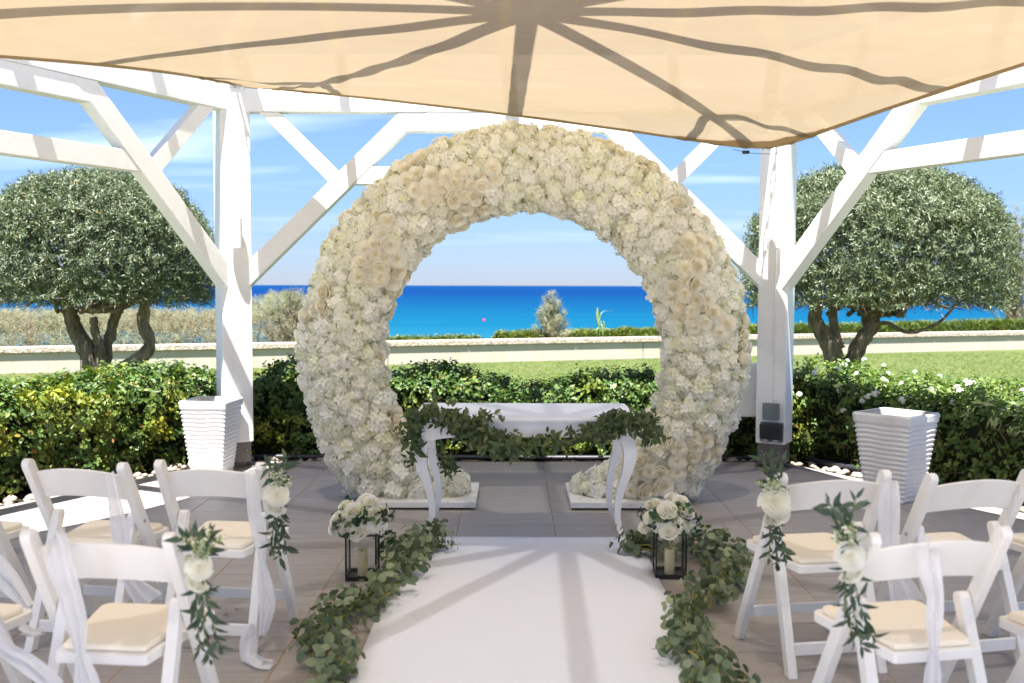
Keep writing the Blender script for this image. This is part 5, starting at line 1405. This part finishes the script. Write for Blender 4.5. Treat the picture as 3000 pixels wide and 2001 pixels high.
# ------------------------------------------------------------------ folding chairs
LX = .222
def make_chair():
    t = empty('folding_chair'); yz = lambda z: -.20 + .525 * (.80 - z)
    def slab(name, outline, x, th, par, bev=.004, x2=None):
        n = len(outline); V = []; Fc = []
        for s in (-1, 1):
            for (y, z) in outline: xx = x if x2 is None else x2 + (x - x2) * (z / .56); V.append((xx + s * th / 2, y, z))
        Fc = [tuple(range(n - 1, -1, -1)), tuple(range(n, 2 * n))] + [(i, (i + 1) % n, n + (i + 1) % n, n + i) for i in range(n)]
        mb = MB(); mb.add(V, Fc); return mb.build(name, M['chair'], par, bev)
    def leg_outline(y0, z0, y1, z1, hw):
        a, b = Vector((y0, z0)), Vector((y1, z1)); d = (b - a).normalized(); n = Vector((-d.y, d.x)); k = hw / abs(n.x if abs(n.x) > .3 else 1)
        o = [(y0 + k, z0), (y0 - k, z0)] if n.x < 0 else [(y0 - k, z0), (y0 + k, z0)]
        pts = [Vector(o[0]), Vector(o[1])]
        for i in range(9):
            th = math.pi * i / 8; q = b + (n * -math.cos(th) * (1 if n.x > 0 else -1) * -1 + d * math.sin(th)) * hw
            pts.append(q)
        # order: foot far, foot near, then round the top from near to far
        if (pts[1] - pts[2]).length > (pts[1] - pts[-1]).length: pts = pts[:2] + pts[2:][::-1]
        return [(p.x, p.y) for p in pts]
    for s in (-1, 1):
        lg = slab('front_leg', leg_outline(.22, 0, -.19, .785, .025), s * LX, .034, t)
        slab('rear_leg', leg_outline(-.245, 0, -.055, .545, .021), s * (LX - .041), .038, t, x2=s * (LX - .030))
        mb = MB(); mb.tube([(s * (LX + .017), -.063, .535), (s * (LX + .021), -.063, .535)], .008, 10); mb.build('bolt', M['steel'], lg)
    # backrest: bowed slat with an arched top edge
    NX, V, Fc = 20, [], []
    for i in range(NX + 1):
        u = i / NX * 2 - 1; x = u * (LX - .012); zt = .748 + .030 * (1 - u * u); zb = .628 + .022 * (1 - u * u); bow = -.030 * (1 - u * u)
        for (z, o) in ((zb, -.008), (zt - .004, -.008), (zt, 0), (zt - .004, .008), (zb, .008)): V.append((x, yz(z) + bow + o + .012, z))
    for i in range(NX):
        for c in range(5): Fc.append((i * 5 + c, i * 5 + (c + 1) % 5, (i + 1) * 5 + (c + 1) % 5, (i + 1) * 5 + c))
    Fc += [tuple(range(4, -1, -1)), tuple(NX * 5 + c for c in range(5))]
    mb = MB(); mb.add(V, Fc); me = mb.mesh('backrest'); 
    for p in me.polygons: p.use_smooth = True
    try: me.set_sharp_from_angle(angle=R(40))
    except Exception: pass
    link('backrest', me, M['chair'], t)
    def pad(name, mt, grow, z0, z1, bev, round_=.05):
        cs = [(-.145, -.20), (.145, -.20), (.212, .215), (-.212, .215)]; out = []
        cen = Vector((0, .01))
        for q in range(4):
            p = Vector(cs[q]); a = (Vector(cs[q - 1]) - p).normalized(); b = (Vector(cs[(q + 1) % 4]) - p).normalized(); rr = round_ if q > 1 else .015
            for f in range(5):
                u = f / 4; out.append(p + a * rr * (1 - u) ** 2 + b * rr * u ** 2)
        out = [(p - cen) * grow + cen for p in out]; n = len(out)
        V = [(p.x, p.y, z0 + .02 * p.y) for p in out] + [(p.x, p.y, z1 + .02 * p.y) for p in out]; Fc = [tuple(range(n - 1, -1, -1)), tuple(range(n, 2 * n))] + [(i, (i + 1) % n, n + (i + 1) % n, n + i) for i in range(n)]
        mb = MB(); mb.add(V, Fc); return mb.build(name, M[mt], t, bev, seg=3)
    pad('seat', 'chair', 1.0, .405, .437, .004); cu = pad('cushion', 'cushion', .90, .4375, .458, .009, .05)
    mb = MB(); mb.bar((-LX + .055, -.212, .10), (LX - .055, -.212, .10), .020, .048); mb.build('stretcher', M['chair'], t, .003)
    mb = MB(); mb.bar((-LX + .018, .146, .142), (LX - .018, .146, .142), .020, .044); mb.build('stretcher', M['chair'], t, .003)
    return t
chair0 = make_chair()
spots = [(-1.245, 4.34, -7, 'white folding chair with a flower spray and floor-trailing sash, glossy hedge side', 0),
         (-1.80, 4.34, -11, 'white folding chair with a sash, second in from the aisle by the glossy hedge', 0),
         (-2.45, 4.36, -13, 'white folding chair third in from the aisle by the glossy hedge', 0),
         (-1.225, 3.15, -5, 'white folding chair with cinched sash and loose flower spray, outer row, glossy hedge side', 0),
         (-1.86, 3.17, -9, 'white folding chair next to the cinched sash chair, glossy hedge side', 0),
         (1.26, 4.14, 9.5, 'white folding chair with a big rose spray facing the table, lantana side', 0),
         (1.84, 4.15, 13, 'white folding chair second in from the aisle on the lantana side', 0),
         (2.40, 4.20, 15, 'white folding chair third in from the aisle on the lantana side', 0),
         (1.27, 3.19, 11, 'white folding chair with cinched sash and slender flower spray, outer row, lantana side', 0),
         (1.88, 3.14, 14, 'white folding chair next to the cinched sash chair, lantana side', 0)]
for i, (x, y, a, lab, _) in enumerate(spots):
    o = chair0 if i == 0 else copy_tree(chair0)
    o.location = (x, y, .0008); o.rotation_euler = (0, 0, R(a)); tag(o, lab, 'chair', 'white folding chairs in rows')

# ------------------------------------------------------------------ sashes
def sash(label, ctrl, org, folds=4, amp=.012, seed=0, name='chair_sash'):
    """ctrl: (zoom x, zoom y, zoom width, depth) read off a 2.34x crop whose corner is org"""
    P = []; Wd = []
    for (x, y, wz, Y) in ctrl:
        p = at(org[0] + x / 2.34, org[1] + y / 2.34, Y); P.append(p); Wd.append(Vector((wz / 2.34 / FPX * Y, 0, 0)))
    n = 60; C_ = spline(P, n); Wn = [max(v.x, .01) for v in spline(Wd, n)]; V = []; nu = 22; Fc = []
    for i in range(n):
        t = (C_[min(i + 1, n - 1)] - C_[max(i - 1, 0)]).normalized(); side = t.cross(Vector((0, 1, 0)))
        side = side.normalized() if side.length > .2 else Vector((1, 0, 0))
        if side.x < 0: side = -side
        nm = side.cross(t).normalized()
        if nm.y > 0: nm = -nm
        for k in range(nu + 1):
            u = k / nu * 2 - 1; w_ = Wn[i]
            f = amp * min(1, .03 / w_ + .6) * (math.sin(u * folds * 1.5 + seed + .6 * math.sin(i * .09)) + .28 * math.sin(u * folds * 3.7 + seed * 2 + i * .05))
            p = C_[i] + side * u * w_ / 2 + nm * (f + amp) ; p.z = max(p.z, .004 + .004 * (k % 2)); V.append(p)
    for i in range(n - 1):
        for k in range(nu): Fc.append((i * (nu + 1) + k, i * (nu + 1) + k + 1, (i + 1) * (nu + 1) + k + 1, (i + 1) * (nu + 1) + k))
    return tag(link(name, poly_mesh(name, V, Fc, True), M['voile']), label, 'sash', 'white voile sashes on the chairs')
OL, OR_ = (0, 1331), (2000, 1331)
sash('white voile sash hanging down the flower spray chair to its ankle, glossy hedge side', [(1715, 108, 80, 4.10), (1735, 200, 85, 4.085), (1755, 400, 95, 4.08), (1790, 600, 80, 4.07), (1798, 700, 40, 4.06), (1825, 900, 110, 4.05), (1838, 1050, 105, 4.05), (1805, 1240, 45, 4.04)], OL, 4, .010, 1)
sash('crumpled white sash tail lying on the floor at the foot of the chair', [(1735, 1160, 50, 4.07), (1712, 1260, 130, 4.05), (1725, 1380, 150, 4.02), (1790, 1440, 130, 3.98), (1880, 1445, 90, 3.97)], OL, 3, .022, 2)
sash('white voile sash swinging from the second chair by the glossy hedge', [(755, 130, 85, 4.10), (785, 300, 95, 4.07), (825, 520, 135, 4.05), (870, 740, 110, 4.04), (930, 880, 140, 4.06), (1040, 1000, 200, 4.08)], OL, 4, .012, 3)
sash('white voile sash cinched at the seat of the far row chair, glossy hedge side', [(400, 572, 180, 2.98), (412, 650, 185, 2.93), (430, 780, 190, 2.905), (485, 950, 165, 2.90), (530, 1150, 150, 2.89), (560, 1345, 60, 2.88), (570, 1400, 80, 2.88), (600, 1560, 165, 2.87), (612, 1720, 180, 2.87)], OL, 5, .010, 4)
sash('white voile swag dipping between the chairs by the glossy hedge', [(-60, 720, 170, 3.70), (40, 830, 190, 3.62), (130, 940, 150, 3.56), (225, 1060, 80, 3.5)], OL, 4, .014, 5)
sash('lower white voile swag falling to the floor among the chair legs', [(-40, 1220, 170, 3.02), (60, 1330, 110, 3.0), (170, 1400, 130, 2.98), (290, 1500, 130, 2.97), (400, 1600, 110, 2.97)], OL, 4, .012, 6)
sash('small looped white voile swag behind the cinched chair', [(160, 1190, 80, 3.45), (230, 1215, 70, 3.42), (310, 1200, 60, 3.40)], OL, 3, .010, 7)
sash('white voile sash hanging from the rose spray chair, lantana side', [(1408, 178, 110, 3.98), (1402, 300, 150, 3.955), (1400, 450, 150, 3.95), (1400, 600, 140, 3.94), (1450, 800, 140, 3.93), (1500, 930, 200, 3.93), (1525, 1020, 240, 3.94)], OR_, 4, .012, 8)
sash('white voile sash cinched at the seat of the far row chair, lantana side', [(1670, 592, 185, 3.02), (1675, 680, 188, 2.97), (1690, 800, 180, 2.945), (1722, 970, 140, 2.94), (1712, 1150, 140, 2.93), (1706, 1340, 65, 2.92), (1702, 1400, 90, 2.92), (1700, 1500, 130, 2.91), (1695, 1640, 140, 2.91)], OR_, 5, .010, 9)

# ------------------------------------------------------------------ flower sprays on the aisle chairs
def spray(label, rx, ry, Y, rr, sign, up, down, seed, lean=0.0):
    c = at(rx, ry, Y); t = empty('flower_spray', tuple(c)); tag(t, label, 'flower spray', 'flower sprays on the aisle chairs'); off = np.array(c)
    n_ = np.array((-.15 * sign, -1.0, .25)); link('rose', rose_me[0], None, t, mat4(frames(n_[None], np.array([[.2, 0, 1.]]))[0], (0, -.01, 0), rr))
    n2 = np.array((.2 * sign, -.8, -.5)); link('rose', rose_me[1], None, t, mat4(frames(n2[None], np.array([[1., 0, .4]]))[0], (.008 * sign, .0, -.045), rr * .9))
    # hanging leaf strands
    base = []; dr = []; mb = MB()
    for s in range(1, 4):
        x = (s - 2) * .016; L_ = down * (1 - .13 * abs(s - 2)); path = spline([(x * .5, .008, -.02), (x * 1.2 + lean * .3, -.004, -.02 - L_ * .5), (x * 1.8 + lean, .008, -.02 - L_)], 12); mb.tube(path, .0018, 4)
        for q in range(1, 12): base.append(off + np.array(path[q])); d = (path[q] - path[q - 1]).normalized(); dr.append(np.array(d))
    for s in range(3):
        x = (s - 1) * .018; L_ = up * (.65 + .35 * rng.random()); path = spline([(0, .006, .02), (x * .9 - lean * .2, .004, .02 + L_ * .5), (x * 2.0 - lean * .4, .0, .02 + L_)], 9); mb.tube(path, .0018, 4)
        for q in range(2, 9, 1): base.append(off + np.array(path[q])); d = (path[q] - path[q - 1]).normalized(); dr.append(np.array(d))
    mb.build('stem', M['stem_green'], t, smooth=True)
    P, Y_, Nn, S, Rr = shoots(np.array(base), np.array(dr) + np.array((0, -.15, 0)), 2, .010, .054, spread=.36); Nn = Nn * .3 + np.array((0, -1, .1)) + rng.normal(size=Nn.shape) * .3
    leaf_children('leaf', L_SLIM, 'eucdark', t, P, Y_, Nn, S, np.arange(len(P)))
    m = 16; b = off + np.stack([rng.normal(size=m) * .020, -.01 + rng.normal(size=m) * .008, .015 + .06 * rng.random(m)], 1); d = np.stack([rng.normal(size=m), -.5 + rng.normal(size=m) * .3, .6 + rng.random(m)], 1)
    P, Y_, Nn, S, Rr = shoots(b, d, 9, .006, .013); leaf_mass('filler_sprigs', L_OVAL, 'sprig', t, P, Y_, Nn, S, Rr)
    P, Y_, Nn, S, Rr = shoots(b, d, 6, .009, .011, spread=.6); leaf_mass('white_filler', L_ROUND, 'blossom', t, P, Y_, Nn, S, Rr)
M['eucdark'] = leaf_mat('willow_eucalyptus_leaf', [(0, (0.036, 0.062, 0.042)), (0.5, (0.058, 0.092, 0.060)), (0.9, (0.095, 0.135, 0.080)), (1, (0.17, 0.20, 0.11))], 0.55, 0.3, 0.15)
spray('rose and leaf spray on the chair with the floor-trailing sash', 814, 1450, 4.04, .046, -1, .14, .24, 1)
spray('loose rose and leaf spray on the far row chair, glossy hedge side', 588, 1660, 2.90, .036, -1, .085, .25, 2, .02)
spray('large white rose spray on the aisle chair facing the table, lantana side', 2266, 1470, 3.86, .056, 1, .16, .22, 3, .02)
spray('slender rose and leaf spray on the far row chair, lantana side', 2485, 1630, 2.93, .040, 1, .15, .26, 4, .05)

# ------------------------------------------------------------------ fallen leaves on the tiles
for i, (x, y) in enumerate(((690, 1790), (672, 1800))):
    p = gp(x, y); me = tri_mesh('fallen_leaf', *L_OVAL); o = link('fallen_leaf', me, M['pebble']); o.location = (p.x, p.y, .004); o.scale = (.03, .03, .03); o.rotation_euler = (0.1, 0.1, i * 2.0)
    tag(o, ('small dry pale leaf on the tiles under the trailing sash chair', 'tiny dry leaf touching the other dry leaf under the chair')[i], 'leaf', None if i else None)
